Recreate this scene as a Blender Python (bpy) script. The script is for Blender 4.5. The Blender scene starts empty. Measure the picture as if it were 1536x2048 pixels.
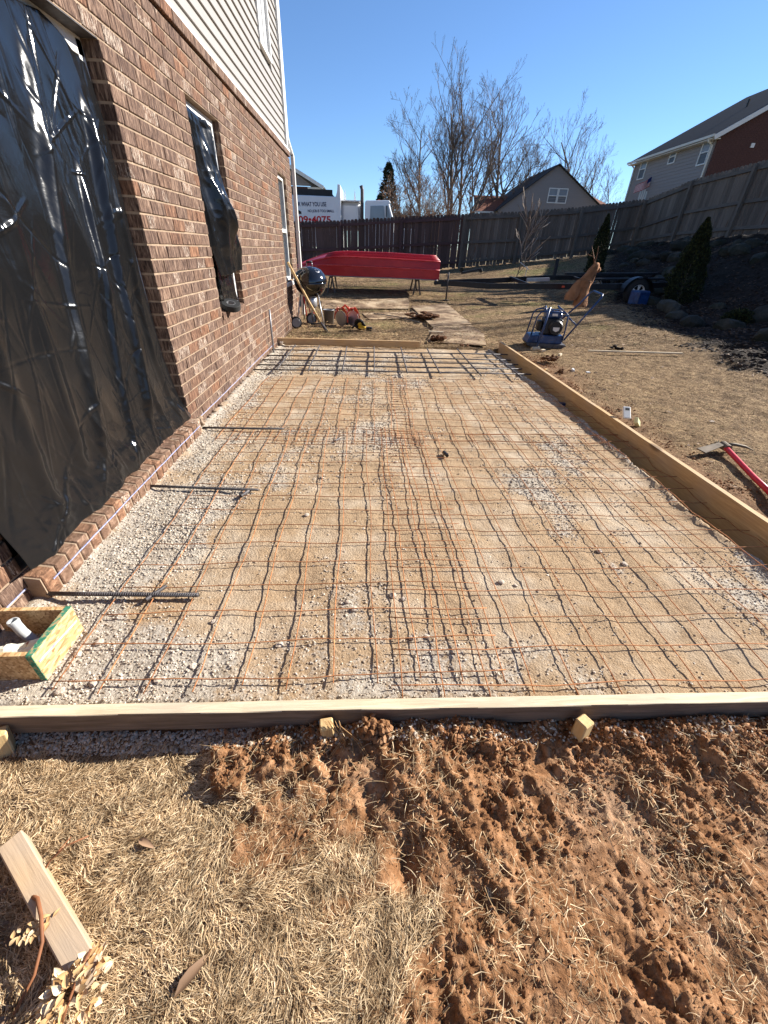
import bpy, bmesh, math, random
import numpy as np
from mathutils import Vector, Matrix, Euler

C = bpy.context.scene.collection
R = math.radians
# ------------------------------------------------------------------ camera
cam_d = bpy.data.cameras.new("camera")
cam_d.sensor_fit = 'VERTICAL'; cam_d.sensor_height = 36.0; cam_d.sensor_width = 27.0
cam_d.lens = 805.0 / 2048.0 * 36.0
cam_d.clip_start = 0.02; cam_d.clip_end = 2000
cam = bpy.data.objects.new("camera", cam_d); C.objects.link(cam)
cam.matrix_world = Matrix(((0.99909215, -0.01015452, -0.04137355, 0.0),
                           (-0.02912192, 0.54603609, -0.83725534, 0.0),
                           (0.03109338, 0.83770011, 0.54524465, 1.27),
                           (0, 0, 0, 1)))
bpy.context.scene.camera = cam
# ------------------------------------------------------------------ sky, sun
SUN_AZ, SUN_EL = 69.0, 28.0           # azimuth from +Y towards +X
w = bpy.data.worlds.new("World"); bpy.context.scene.world = w; w.use_nodes = True
nt = w.node_tree
sky = nt.nodes.new('ShaderNodeTexSky'); sky.sky_type = 'NISHITA'; sky.sun_disc = False
sky.sun_elevation = R(SUN_EL); sky.sun_rotation = R(SUN_AZ)
sky.altitude = 1500; sky.air_density = 1.0; sky.dust_density = 0.0; sky.ozone_density = 6.0
nt.links.new(sky.outputs[0], nt.nodes['Background'].inputs[0])
nt.nodes['Background'].inputs[1].default_value = 0.075
sl = bpy.data.lights.new("sun", 'SUN'); sl.energy = 5.0; sl.angle = R(0.5); sl.color = (1.0, 0.95, 0.87)
so = bpy.data.objects.new("sun", sl); C.objects.link(so); so.location = (30, 20, 30)
sd = Vector((math.sin(R(SUN_AZ)) * math.cos(R(SUN_EL)), math.cos(R(SUN_AZ)) * math.cos(R(SUN_EL)), math.sin(R(SUN_EL))))
so.rotation_euler = sd.to_track_quat('Z', 'Y').to_euler()
sc = bpy.context.scene
sc.view_settings.view_transform = 'Standard'; sc.view_settings.look = 'None'
sc.view_settings.gamma = 1.0; sc.view_settings.use_curve_mapping = False
sc.view_settings.exposure = 1.35

# ------------------------------------------------------------------ noise
_TC = {}
def vnoise(x, y, seed=0):
    if seed not in _TC: _TC[seed] = np.random.RandomState(seed + 7).rand(256, 256)
    T = _TC[seed]
    xi = np.floor(x).astype(int); yi = np.floor(y).astype(int)
    fx = x - xi; fy = y - yi
    fx = fx * fx * (3 - 2 * fx); fy = fy * fy * (3 - 2 * fy)
    a = T[yi % 256, xi % 256]; b = T[yi % 256, (xi + 1) % 256]
    c = T[(yi + 1) % 256, xi % 256]; d = T[(yi + 1) % 256, (xi + 1) % 256]
    return (a + (b - a) * fx) * (1 - fy) + (c + (d - c) * fx) * fy
def fbm(x, y, seed=0, o=4, g=0.5):
    s = 0; a = 1; t = 0
    for k in range(o):
        s = s + a * vnoise(x * 2 ** k + 13.7 * k, y * 2 ** k + 5.1 * k, seed + k); t += a; a *= g
    return s / t
def ridged(x, y, seed=0, o=4, g=0.5):
    s = 0; a = 1; t = 0
    for k in range(o):
        s = s + a * (1 - abs(2 * vnoise(x * 2 ** k + 3.7 * k, y * 2 ** k + 9.1 * k, seed + k) - 1)); t += a; a *= g
    return s / t
def smooth(e0, e1, x):
    t = np.clip((x - e0) / (e1 - e0), 0, 1); return t * t * (3 - 2 * t)

# ------------------------------------------------------------------ ground height (thin plate through surveyed points)
GP = [(2.2,1,.085),(2.2,3,.09),(2.2,5,.08),(2.2,6.6,.04),(3,.5,.09),(3,2,.1),(3.3,4,.09),(4.5,3,.12),(4.8,4.84,.15),(4.9,5.87,.18),
      (5.37,7.8,.22),(6.29,10.9,.3),(3.26,6.19,.08),(4.48,5.9,.12),(2.6,6.7,.04),(1.2,6.9,.02),(0,6.8,.01),(-1.2,6.7,.01),(-1,8.1,.03),(1,8.5,.04),
      (-1.2,10.7,.09),(1,11,.1),(2.06,12.3,.165),(1.5,12.6,.22),(-1.2,12.5,.22),(3.5,9,.12),(5.1,11,.24),(6.75,12.3,.29),(2.9,19.5,.64),(4.4,19.5,.81),
      (6.3,19.5,1.01),(8.5,19.5,1.26),(-2.5,19.5,.42),(0,19.5,.5),(11.04,19.9,1.7),(11.13,17.5,1.88),(11.35,15.1,1.95),(11.4,12,1.95),(11.3,8,1.9),(11.2,4,1.85),(11,0,1.8),
      (4.8,2,.14),(4.8,-1,.14),(0,13,.27),(1.5,13.6,.3),(6.2,2,.45),(6.3,5,.45),(6.9,8,.3),(7.77,11,.4),(7.4,14.5,.75),(9,8,1.15),(9.2,4,1.2),(9.4,12,1.3),(9.2,0,1.2),(9.4,16,1.35),(-4,8,.05),(-5,14,.3),(-4,19,.4),
      (4,16,.45),(1,16,.38),(6,16,.6),(3,-1,.08),(13,19,1.9),(13,10,2.1),(13,2,2.0),(-6,24,.2),(0,24,.3),(8,24,.9),(13,24,1.8)]
GP = np.array(GP, float)
def _tps(r2): return 0.5 * r2 * np.log(r2 + 1e-9)
_ng = len(GP)
_K = _tps((GP[:, None, 0] - GP[None, :, 0]) ** 2 + (GP[:, None, 1] - GP[None, :, 1]) ** 2) + np.eye(_ng) * 0.05
_P = np.c_[np.ones(_ng), GP[:, :2]]
_A = np.block([[_K, _P], [_P.T, np.zeros((3, 3))]])
_W = np.linalg.solve(_A, np.r_[GP[:, 2], 0, 0, 0])
def G(x, y):
    x = np.asarray(x, float); y = np.asarray(y, float)
    sh = x.shape; X = x.ravel(); Y = y.ravel(); out = np.empty(len(X))
    for i in range(0, len(X), 50000):
        a = X[i:i+50000]; b = Y[i:i+50000]
        k = _tps((a[:, None] - GP[None, :, 0]) ** 2 + (b[:, None] - GP[None, :, 1]) ** 2)
        out[i:i+50000] = k @ _W[:_ng] + _W[_ng] + _W[_ng+1] * a + _W[_ng+2] * b
    return out.reshape(sh)
def g1(x, y): return float(G(np.array([x]), np.array([y]))[0])

# ------------------------------------------------------------------ objects
def setp(o, label=None, cat=None, group=None, kind=None):
    if label: o['label'] = label
    if cat: o['category'] = cat
    if group: o['group'] = group
    if kind: o['kind'] = kind
    return o
def thing(name, label, cat, loc=(0, 0, 0), rz=0.0, group=None):
    o = bpy.data.objects.new(name, None); C.objects.link(o); o.empty_display_size = .1
    o.location = loc; o.rotation_euler = (0, 0, rz)
    return setp(o, label, cat, group)
class MB:
    def __init__(s): s.v = []; s.f = []; s.mi = []
    def add(s, vs, fs, mi=0):
        b = len(s.v); s.v += [tuple(map(float, q)) for q in vs]
        s.f += [tuple(b + i for i in q) for q in fs]; s.mi += [mi] * len(fs); return s
    def box(s, c, d, rot=None, mi=0):
        x, y, z = d[0] / 2, d[1] / 2, d[2] / 2
        vs = [Vector(q) for q in ((-x,-y,-z),(x,-y,-z),(x,y,-z),(-x,y,-z),(-x,-y,z),(x,-y,z),(x,y,z),(-x,y,z))]
        if rot is not None:
            m = Euler(rot).to_matrix() if not isinstance(rot, Matrix) else rot
            vs = [m @ q for q in vs]
        vs = [q + Vector(c) for q in vs]
        return s.add(vs, [(0,3,2,1),(4,5,6,7),(0,1,5,4),(1,2,6,5),(2,3,7,6),(3,0,4,7)], mi)
    def beam(s, p, q, wd, ht, up=(0, 0, 1), mi=0):
        p = Vector(p); q = Vector(q); d = (q - p); L = d.length; d.normalize(); u = Vector(up)
        sx = d.cross(u).normalized(); u = sx.cross(d).normalized()
        m = Matrix((sx, d, u)).transposed()
        return s.box((p + q) / 2, (wd, L, ht), m, mi)
    def tube(s, pts, r, n=8, cap=True, mi=0, closed=False):
        pts = [Vector(p) for p in pts]; rs = r if isinstance(r, (list, tuple)) else [r] * len(pts)
        b = len(s.v); prev = None; N = len(pts)
        for i, p in enumerate(pts):
            if closed: t = pts[(i + 1) % N] - pts[i - 1]
            else: t = pts[min(i + 1, N - 1)] - pts[max(i - 1, 0)]
            t.normalize()
            if prev is None:
                a = Vector((0, 0, 1)) if abs(t.z) < .9 else Vector((1, 0, 0)); u = t.cross(a).normalized()
            else: u = (prev - t * prev.dot(t)).normalized()
            prev = u; v = t.cross(u)
            for k in range(n):
                an = 2 * math.pi * k / n; s.v.append(tuple(p + (u * math.cos(an) + v * math.sin(an)) * rs[i]))
        M_ = N if closed else N - 1
        for i in range(M_):
            j = (i + 1) % N
            for k in range(n):
                s.f.append((b+i*n+k, b+i*n+(k+1) % n, b+j*n+(k+1) % n, b+j*n+k)); s.mi.append(mi)
        if cap and not closed:
            s.f.append(tuple(b + k for k in range(n))[::-1]); s.f.append(tuple(b+(N-1)*n+k for k in range(n))); s.mi += [mi, mi]
        return s
    def lathe(s, prof, c=(0, 0, 0), n=24, axis=(0, 0, 1), mi=0):
        ax = Vector(axis).normalized(); a = Vector((1, 0, 0)) if abs(ax.x) < .9 else Vector((0, 1, 0))
        u = ax.cross(a).normalized(); v = ax.cross(u); b = len(s.v); c = Vector(c)
        for (r, h) in prof:
            for k in range(n):
                an = 2 * math.pi * k / n; s.v.append(tuple(c + ax * h + (u * math.cos(an) + v * math.sin(an)) * r))
        for i in range(len(prof) - 1):
            for k in range(n):
                s.f.append((b+i*n+k, b+i*n+(k+1) % n, b+(i+1)*n+(k+1) % n, b+(i+1)*n+k)); s.mi.append(mi)
        return s
    def prism(s, poly, d, mi=0):
        n = len(poly); d = Vector(d); a = [Vector(p) for p in poly]; b = [p + d for p in a]
        return s.add(a + b, [tuple(range(n))[::-1], tuple(range(n, 2*n))] + [(i, (i+1) % n, n+(i+1) % n, n+i) for i in range(n)], mi)
    def rock(s, c, r, rg, sub=1, jit=.25, mi=0):
        v, f = ICO[sub]; q = v * (1 + rg.uniform(-jit, jit, (len(v), 1)))
        q = q * np.array(r)[None, :]; a = rg.uniform(0, 6.28); ca, sa = math.cos(a), math.sin(a)
        q = q @ np.array([[ca, sa, 0], [-sa, ca, 0], [0, 0, 1]]) + np.array(c)
        return s.add(q, f, mi)
    def build(s, name, mats, parent=None, smooth=False, bevel=0, loc=None):
        me = bpy.data.meshes.new(name); me.from_pydata(s.v, [], s.f)
        mats = mats if isinstance(mats, (list, tuple)) else [mats]
        for m in mats: me.materials.append(m)
        if len(mats) > 1: me.polygons.foreach_set('material_index', s.mi)
        if smooth: me.polygons.foreach_set('use_smooth', [True] * len(me.polygons))
        bm = bmesh.new(); bm.from_mesh(me); bmesh.ops.recalc_face_normals(bm, faces=bm.faces)
        if bevel:
            ed = [e for e in bm.edges if len(e.link_faces) == 2 and e.calc_face_angle(0) > .6]
            bmesh.ops.bevel(bm, geom=ed, offset=bevel, segments=1, affect='EDGES', clamp_overlap=True)
        bm.to_mesh(me); bm.free()
        return link(name, me, parent, loc)
def link(name, me, parent=None, loc=None):
    o = bpy.data.objects.new(name, me); C.objects.link(o)
    if parent is not None: o.parent = parent
    if loc is not None: o.location = loc
    return o
def _ico(sub):
    bm = bmesh.new(); bmesh.ops.create_icosphere(bm, subdivisions=sub, radius=1)
    v = np.array([q.co[:] for q in bm.verts]); f = [tuple(q.index for q in p.verts) for p in bm.faces]; bm.free(); return v, f
ICO = {1: _ico(1), 2: _ico(2), 3: _ico(3)}
def npmesh(name, V, F, mats, parent=None, smooth=False, attrs=None, kind=None, fattr=None):
    """V (n,3) array, F (m,k) array, k constant"""
    me = bpy.data.meshes.new(name); n, k = len(F), F.shape[1]
    me.vertices.add(len(V)); me.vertices.foreach_set('co', np.asarray(V, np.float32).ravel())
    me.loops.add(n * k); me.loops.foreach_set('vertex_index', F.astype(np.int32).ravel())
    me.polygons.add(n); me.polygons.foreach_set('loop_start', np.arange(0, n * k, k, dtype=np.int32))
    me.polygons.foreach_set('loop_total', np.full(n, k, np.int32))
    me.polygons.foreach_set('use_smooth', np.full(n, smooth))
    me.update(calc_edges=True)
    for m in (mats if isinstance(mats, (list, tuple)) else [mats]): me.materials.append(m)
    for an, av in (attrs or {}).items():
        a = me.attributes.new(an, 'FLOAT', 'POINT'); a.data.foreach_set('value', np.asarray(av, np.float32).ravel())
    for an, av in (fattr or {}).items():
        a = me.attributes.new(an, 'FLOAT', 'FACE'); a.data.foreach_set('value', np.asarray(av, np.float32).ravel())
    o = link(name, me, parent)
    if kind: o['kind'] = kind
    return o
def grid(name, xs, ys, zf, mats, smooth=True, attrs=None, kind=None, parent=None):
    X, Y = np.meshgrid(xs, ys); Z = zf(X, Y); V = np.c_[X.ravel(), Y.ravel(), Z.ravel()]
    nx, ny = len(xs), len(ys); i = np.arange(nx * ny).reshape(ny, nx)
    F = np.c_[i[:-1, :-1].ravel(), i[:-1, 1:].ravel(), i[1:, 1:].ravel(), i[1:, :-1].ravel()]
    at = {k: f(X, Y) for k, f in (attrs or {}).items()}
    return npmesh(name, V, F, mats, parent, smooth, at, kind)
def scatter_rocks(name, P, Rr, mats, rg, kind='stuff', sub=1, flat=.75, parent=None, jit=.28):
    v, f = ICO[sub]; f = np.array(f); n = len(P); m = len(v)
    Q = v[None] * (1 + rg.uniform(-jit, jit, (n, m, 1))) * Rr[:, None, None]
    Q = Q * np.stack([rg.uniform(.7, 1.25, n), rg.uniform(.7, 1.25, n), rg.uniform(.5, 1., n) * flat / .75], 1)[:, None, :]
    a = rg.uniform(0, 6.28, n); b = rg.uniform(-.5, .5, n)
    cb, sb = np.cos(b)[:, None], np.sin(b)[:, None]
    y = Q[..., 1] * cb - Q[..., 2] * sb; z = Q[..., 1] * sb + Q[..., 2] * cb; x = Q[..., 0]
    ca, sa = np.cos(a)[:, None], np.sin(a)[:, None]
    V = np.stack([x * ca - y * sa, x * sa + y * ca, z], -1) + P[:, None, :]
    F = (f[None] + (np.arange(n) * m)[:, None, None]).reshape(-1, 3)
    return npmesh(name, V.reshape(-1, 3), F, mats, parent, False, None, kind, {'rnd': np.repeat(rg.rand(n), len(f))})
def blades(name, P, az, L, wd, lift, mats, rg, bend=.5, kind='stuff', parent=None, seg=2):
    """curved ribbons: P (n,3) roots, az heading, L length, lift = elevation angle"""
    n = len(P); ks = np.linspace(0, 1, seg + 1); bnd = rg.uniform(-bend, bend, n); Vs = []
    pos = P.copy()
    for i, t in enumerate(ks):
        h = az + bnd * t * 2; el = lift * (1 - 1.6 * t)
        if i:
            dl = L / seg; pos = pos + np.stack([np.cos(h) * np.cos(el) * dl, np.sin(h) * np.cos(el) * dl, np.sin(el) * dl], 1)
        ww = wd * (1 - .75 * t) / 2; tw = rg.uniform(-.6, .6, n)
        sx = np.stack([-np.sin(h) * ww, np.cos(h) * ww, ww * tw], 1)
        Vs += [pos - sx, pos + sx]
    V = np.stack(Vs, 1); m = V.shape[1]; o = (np.arange(n) * m)[:, None, None]
    f = np.array([[2*i, 2*i+1, 2*i+3, 2*i+2] for i in range(seg)])
    F = (f[None] + o).reshape(-1, 4)
    return npmesh(name, V.reshape(-1, 3), F, mats, parent, False, None, kind, {'rnd': np.repeat(rg.rand(n), seg)})
# ------------------------------------------------------------------ materials
def ramp(nt, fac, cols):
    r = nt.nodes.new('ShaderNodeValToRGB'); e = r.color_ramp.elements
    while len(e) < len(cols): e.new(.5)
    for q, (p, c) in zip(e, cols): q.position = p; q.color = (*c, 1)
    nt.links.new(fac, r.inputs[0]); return r.outputs[0]
def mixc(nt, fac, a, b, mode='MIX'):
    m = nt.nodes.new('ShaderNodeMix'); m.data_type = 'RGBA'; m.blend_type = mode
    for s, v in ((m.inputs[0], fac), (m.inputs[6], a), (m.inputs[7], b)):
        if isinstance(v, (int, float)): s.default_value = v
        elif isinstance(v, tuple): s.default_value = (*v, 1)
        else: nt.links.new(v, s)
    return m.outputs[2]
def math_(nt, op, a, b=None, c=None, clamp=False):
    m = nt.nodes.new('ShaderNodeMath'); m.operation = op; m.use_clamp = clamp
    for s, v in zip(m.inputs, (a, b, c)):
        if v is None: continue
        if isinstance(v, (int, float)): s.default_value = v
        else: nt.links.new(v, s)
    return m.outputs[0]
def noise(nt, vec, scale, detail=4, rough=.55, dist=0, ty='noise'):
    if ty == 'voronoi':
        n = nt.nodes.new('ShaderNodeTexVoronoi'); n.inputs['Scale'].default_value = scale; nt.links.new(vec, n.inputs['Vector']); return n.outputs['Distance']
    n = nt.nodes.new('ShaderNodeTexNoise'); n.inputs['Scale'].default_value = scale; n.inputs['Detail'].default_value = detail
    n.inputs['Roughness'].default_value = rough; n.inputs['Distortion'].default_value = dist
    nt.links.new(vec, n.inputs['Vector']); return n.outputs['Fac']
def base(name, rough=.8, metal=0, spec=.3):
    m = bpy.data.materials.new(name); m.use_nodes = True; nt = m.node_tree; b = nt.nodes['Principled BSDF']
    b.inputs['Roughness'].default_value = rough; b.inputs['Metallic'].default_value = metal
    b.inputs['Specular IOR Level'].default_value = spec
    return m, nt, b
def coords(nt, stretch=(1, 1, 1), rnd=True):
    tc = nt.nodes.new('ShaderNodeTexCoord'); mp = nt.nodes.new('ShaderNodeMapping'); mp.inputs['Scale'].default_value = stretch
    nt.links.new(tc.outputs['Object'], mp.inputs['Vector'])
    oi = nt.nodes.new('ShaderNodeObjectInfo')
    if rnd:
        mm = nt.nodes.new('ShaderNodeMath'); mm.operation = 'MULTIPLY'; mm.inputs[1].default_value = 57.0
        nt.links.new(oi.outputs['Random'], mm.inputs[0]); nt.links.new(mm.outputs[0], mp.inputs['Location'])
    return mp.outputs[0], oi.outputs['Random'], tc
def bump(nt, b, h, strength, dist):
    n = nt.nodes.new('ShaderNodeBump'); n.inputs['Strength'].default_value = strength; n.inputs['Distance'].default_value = dist
    nt.links.new(h, n.inputs['Height']); nt.links.new(n.outputs[0], b.inputs['Normal']); return n
def attr(nt, nm):
    a = nt.nodes.new('ShaderNodeAttribute'); a.attribute_name = nm; return a.outputs['Fac']
def pm(name, cols, scale=5, stretch=(1, 1, 1), rough=.8, metal=0, spec=.3, bmp=(0, 0, 0), var=0.0, detail=5, coat=0, rvar=0):
    m, nt, b = base(name, rough, metal, spec); v, rn, tc = coords(nt, stretch)
    n = noise(nt, v, scale, detail, .6, .3)
    col = ramp(nt, n, cols)
    if var:
        f = math_(nt, 'MULTIPLY_ADD', rn, 2 * var, 1 - var)
        mm = nt.nodes.new('ShaderNodeVectorMath'); mm.operation = 'SCALE'; nt.links.new(col, mm.inputs[0]); nt.links.new(f, mm.inputs[3]); col = mm.outputs[0]
    nt.links.new(col, b.inputs['Base Color'])
    if bmp[1]: bump(nt, b, noise(nt, v, bmp[0], 6, .65), bmp[1], bmp[2])
    if coat: b.inputs['Coat Weight'].default_value = coat; b.inputs['Coat Roughness'].default_value = .08
    if rvar: nt.links.new(math_(nt, 'MULTIPLY_ADD', n, rvar, rough - rvar / 2, clamp=True), b.inputs['Roughness'])
    return m
def two(c, k=.15): return [(.3, tuple(q * (1 - k) for q in c)), (.7, tuple(q * (1 + k) for q in c))]
# rug-face brick: vertical scratches, dark brown to orange, cream mortar smears
def brick_mat(name, zaxis=(9, 9, 1.6), warm=0.0):
    m, nt, b = base(name, .9, 0, .2); v, rn, tc = coords(nt, (1, 1, 1))
    mp = nt.nodes.new('ShaderNodeMapping'); mp.inputs['Scale'].default_value = zaxis; nt.links.new(v, mp.inputs['Vector'])
    s1 = noise(nt, mp.outputs[0], 8, 5, .7, .6); s2 = noise(nt, mp.outputs[0], 19, 3, .6, .8); big = noise(nt, v, 2.2, 2, .5)
    c = ramp(nt, s1, [(.34, (.028, .018, .014)), (.44, (.085, .053, .04)), (.52, (.135, .088, .065)), (.59, (.21, .142, .105)), (.68, (.32, .24, .18))])
    tint = ramp(nt, rn, [(0, (.85, .81, .8)), (.3, (.95, .92, .9)), (.55, (1.05, 1.0, .95)), (.8, (1.0, .9, .82)), (.92, (1.25, .95, .74)), (1, (.76, .73, .74))])
    c = mixc(nt, 1.0, c, tint, 'MULTIPLY')
    sm = math_(nt, 'MULTIPLY', math_(nt, 'GREATER_THAN', s2, .55), math_(nt, 'GREATER_THAN', math_(nt, 'ADD', big, math_(nt, 'MULTIPLY', s1, .15)), .69))
    c = mixc(nt, math_(nt, 'MULTIPLY', sm, .75), c, (.5, .42, .34))
    if warm:
        wn = noise(nt, v, 3, 4, .6); c = mixc(nt, math_(nt, 'MULTIPLY', wn, warm), c, (.4, .22, .12))
    nt.links.new(c, b.inputs['Base Color'])
    bump(nt, b, math_(nt, 'ADD', s1, math_(nt, 'MULTIPLY', s2, .6)), 1.0, .006)
    return m
m_brick = brick_mat('brick'); m_sill = brick_mat('sill_brick', (5, 3, 5), .28)
m_mortar = pm('mortar', [(.3, (.22, .155, .105)), (.6, (.31, .225, .155)), (.8, (.38, .29, .21))], 14, bmp=(90, .8, .004), rough=.95)
m_farbrick = pm('far_brick', [(.3, (.06, .026, .023)), (.7, (.11, .052, .042))], 3, (3, 3, 9), rough=.9)
m_siding = pm('vinyl_siding', two((.27, .25, .225), .05), 3, (1, 1, 8), rough=.5, bmp=(60, .1, .001), var=.02)
m_white = pm('white_trim', two((.66, .65, .62), .04), 6, rough=.45)
m_offwhite = pm('aged_white_metal', [(.3, (.55, .54, .5)), (.7, (.7, .69, .66))], 5, (4, 4, 1), rough=.4)
m_glass, _nt, _b = base('window_glass', .04, 0, .6); _b.inputs['Base Color'].default_value = (.03, .035, .04, 1); _b.inputs['Coat Weight'].default_value = .5
m_blind = pm('window_blind', two((.42, .42, .42), .06), 2, (1, 1, 40), rough=.6)
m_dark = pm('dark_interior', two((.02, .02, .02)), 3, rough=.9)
# wood
def wood(name, st, c0=(.36, .22, .1), c1=(.62, .43, .23), rough=.75, knots=True, var=.06, grey=0.0):
    m, nt, b = base(name, rough, 0, .25); v, rn, tc = coords(nt, (1, 1, 1))
    mp = nt.nodes.new('ShaderNodeMapping'); mp.inputs['Scale'].default_value = st; nt.links.new(v, mp.inputs['Vector'])
    n = noise(nt, mp.outputs[0], 5, 6, .65, .9); n2 = noise(nt, v, 3, 3, .5)
    c = ramp(nt, n, [(.25, c0), (.5, tuple((a + d) / 2 for a, d in zip(c0, c1))), (.72, c1)])
    if knots:
        mk = nt.nodes.new('ShaderNodeMapping'); mk.inputs['Scale'].default_value = tuple(.35 + .65 * (q > 2) for q in st); nt.links.new(v, mk.inputs['Vector'])
        k = noise(nt, mk.outputs[0], 5.2, 0, .5, 0, 'voronoi')
        kk = ramp(nt, k, [(.09, (1, 1, 1)), (.16, (0, 0, 0))]); c = mixc(nt, math_(nt, 'MULTIPLY', kk, .75), c, (.1, .05, .025))
    if grey: c = mixc(nt, math_(nt, 'MULTIPLY', ramp(nt, n2, [(.4, (0, 0, 0)), (.65, (1, 1, 1))]), grey), c, (.3, .28, .26))
    f = math_(nt, 'MULTIPLY_ADD', rn, 2 * var, 1 - var)
    mm = nt.nodes.new('ShaderNodeVectorMath'); mm.operation = 'SCALE'; nt.links.new(c, mm.inputs[0]); nt.links.new(f, mm.inputs[3])
    nt.links.new(mm.outputs[0], b.inputs['Base Color']); bump(nt, b, n, .5, .002); return m
m_wood_x = wood('pine_lumber_x', (1, 16, 16), (.42, .32, .2), (.72, .6, .42), knots=False, grey=.3)
m_wood_front = wood('dark_lumber_face', (1, 16, 16), (.1, .07, .045), (.26, .185, .13), knots=False)
m_wood_y = wood('pine_plank_y', (16, 1, 16), (.42, .25, .105), (.62, .41, .2))
m_wood_z = wood('pine_stake_z', (16, 16, 1), (.45, .29, .12), (.68, .48, .24), knots=False)
m_wood_old = wood('old_lumber', (16, 1, 16), (.36, .24, .13), (.62, .43, .25), grey=.65)
m_osb, _nt, _b = base('osb', .85)
_v, _rn, _tc = coords(_nt, (1, 1, 1)); _n = _nt.nodes.new('ShaderNodeTexVoronoi'); _n.inputs['Scale'].default_value = 130
_mp = _nt.nodes.new('ShaderNodeMapping'); _mp.inputs['Scale'].default_value = (1, .35, 1); _nt.links.new(_v, _mp.inputs[0]); _nt.links.new(_mp.outputs[0], _n.inputs['Vector'])
_nt.links.new(ramp(_nt, _n.outputs['Color'], [(.1, (.27, .14, .055)), (.5, (.5, .31, .14)), (.9, (.66, .46, .24))]), _b.inputs['Base Color'])
m_green = pm('green_edge_paint', [(.3, (.015, .1, .055)), (.5, (.04, .2, .12)), (.62, (.35, .26, .13))], 60, rough=.7, bmp=(80, .5, .002))
m_ply = pm('muddy_plywood', [(.38, (.11, .065, .035)), (.48, (.24, .155, .088)), (.56, (.38, .27, .16)), (.7, (.52, .39, .25))], 2.6, (1, 1, 1), rough=.95, bmp=(12, .8, .015), var=.1)
def fence_mat(name, cols, st=(14, 14, 1)):
    return wood(name, st, cols[0], cols[1], .85, True, .28, .0)
m_pk_grey = fence_mat('weathered_picket', ((.085, .065, .052), (.185, .148, .118)))
m_pk_red = fence_mat('stained_picket', ((.052, .032, .028), (.12, .075, .066)))
m_rail = wood('weathered_rail', (1, 14, 14), (.07, .058, .05), (.15, .13, .11), .85, False, .1)
m_rail_y = wood('weathered_rail_side', (14, 1, 14), (.075, .062, .052), (.16, .14, .12), .85, False, .1)
m_rail_red = wood('stained_rail', (1, 14, 14), (.05, .026, .026), (.11, .062, .06), .85, False, .1)
# plastic sheeting
m_poly, _nt, _b = base('black_polythene', .15, 0, .34)
_b.inputs['Base Color'].default_value = (.007, .007, .0075, 1)
_v, _rn, _tc = coords(_nt, (1, 1, 1))
_cr = _nt.nodes.new('ShaderNodeTexVoronoi'); _cr.feature = 'DISTANCE_TO_EDGE'; _cr.inputs['Scale'].default_value = 5.5
_d1 = noise(_nt, _v, 3, 3, .6); _mx = mixc(_nt, .25, _v, _d1); _nt.links.new(_mx, _cr.inputs['Vector'])
_h = math_(_nt, 'ADD', math_(_nt, 'MULTIPLY', ramp(_nt, _cr.outputs['Distance'], [(0, (0, 0, 0)), (.06, (1, 1, 1))]), .18), noise(_nt, _v, 9, 6, .65, .9))
bump(_nt, _b, _h, .22, .006)
_dn = noise(_nt, _v, 2.6, 5, .7); _nt.links.new(ramp(_nt, _dn, [(.45, (.13, .13, .13)), (.7, (.24, .24, .24))]), _b.inputs['Roughness'])
# metals, paint
m_rust = pm('rusty_wire', [(.3, (.16, .06, .025)), (.5, (.36, .145, .055)), (.7, (.52, .24, .1))], 30, rough=.85, var=.25)
m_rebar = pm('grey_rebar', [(.3, (.05, .045, .045)), (.6, (.11, .1, .1)), (.8, (.2, .15, .12))], 22, rough=.6, metal=.4, var=.15)
m_pipe = pm('galvanised_pipe', two((.24, .24, .25), .12), 10, rough=.45, metal=.5)
m_pvc = pm('grey_pvc', two((.42, .43, .42), .08), 9, rough=.4)
m_blackenamel = pm('black_enamel', two((.008, .008, .009), .2), 4, rough=.09, spec=.6, coat=.6)
m_alu = pm('dull_aluminium', two((.42, .42, .43), .15), 8, rough=.4, metal=.75)
m_rubber = pm('black_rubber', two((.02, .02, .02), .2), 12, rough=.75)
m_blacksteel = pm('black_painted_steel', [(.3, (.008, .008, .009)), (.7, (.02, .02, .023))], 6, rough=.45, spec=.35, rvar=.2)
m_bluepaint = pm('blue_enamel', [(.35, (.006, .022, .08)), (.6, (.014, .055, .17)), (.75, (.16, .13, .1))], 9, rough=.35, spec=.5, rvar=.2)
m_engine = pm('dark_engine_casting', two((.03, .03, .032), .3), 20, rough=.55, metal=.3)
m_redboat = pm('red_boat_paint', [(.3, (.26, .005, .010)), (.5, (.38, .008, .016)), (.75, (.48, .02, .025))], 1.4, (1, 2, 2), rough=.38, spec=.45, bmp=(3.5, .35, .02), rvar=.15)
m_red = pm('red_plastic', two((.45, .02, .02), .15), 8, rough=.4)
m_orange = pm('orange_red_plastic', two((.5, .08, .04), .12), 8, rough=.4)
m_yellow = pm('yellow_plastic', two((.65, .4, .03), .12), 8, rough=.4)
m_paleyellow = pm('pale_yellow_plastic', two((.6, .56, .3), .08), 8, rough=.5)
m_redfibre = pm('red_fibreglass_handle', two((.5, .02, .035), .15), 8, rough=.35)
m_truckwhite = pm('white_truck_paint', two((.72, .73, .74), .04), 2, rough=.25, spec=.5, coat=.3)
m_textblue = pm('navy_lettering', two((.015, .02, .07)), 3, rough=.5)
m_textred = pm('red_lettering', two((.5, .015, .02)), 3, rough=.5)
m_tan = pm('tan_canvas', [(.3, (.2, .085, .035)), (.7, (.38, .18, .085))], 7, rough=.9, bmp=(8, .7, .02))
m_chalk = pm('blue_chalk', [(.4, (.2, .22, .36)), (.6, (.38, .4, .56))], 60, rough=.95)
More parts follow.
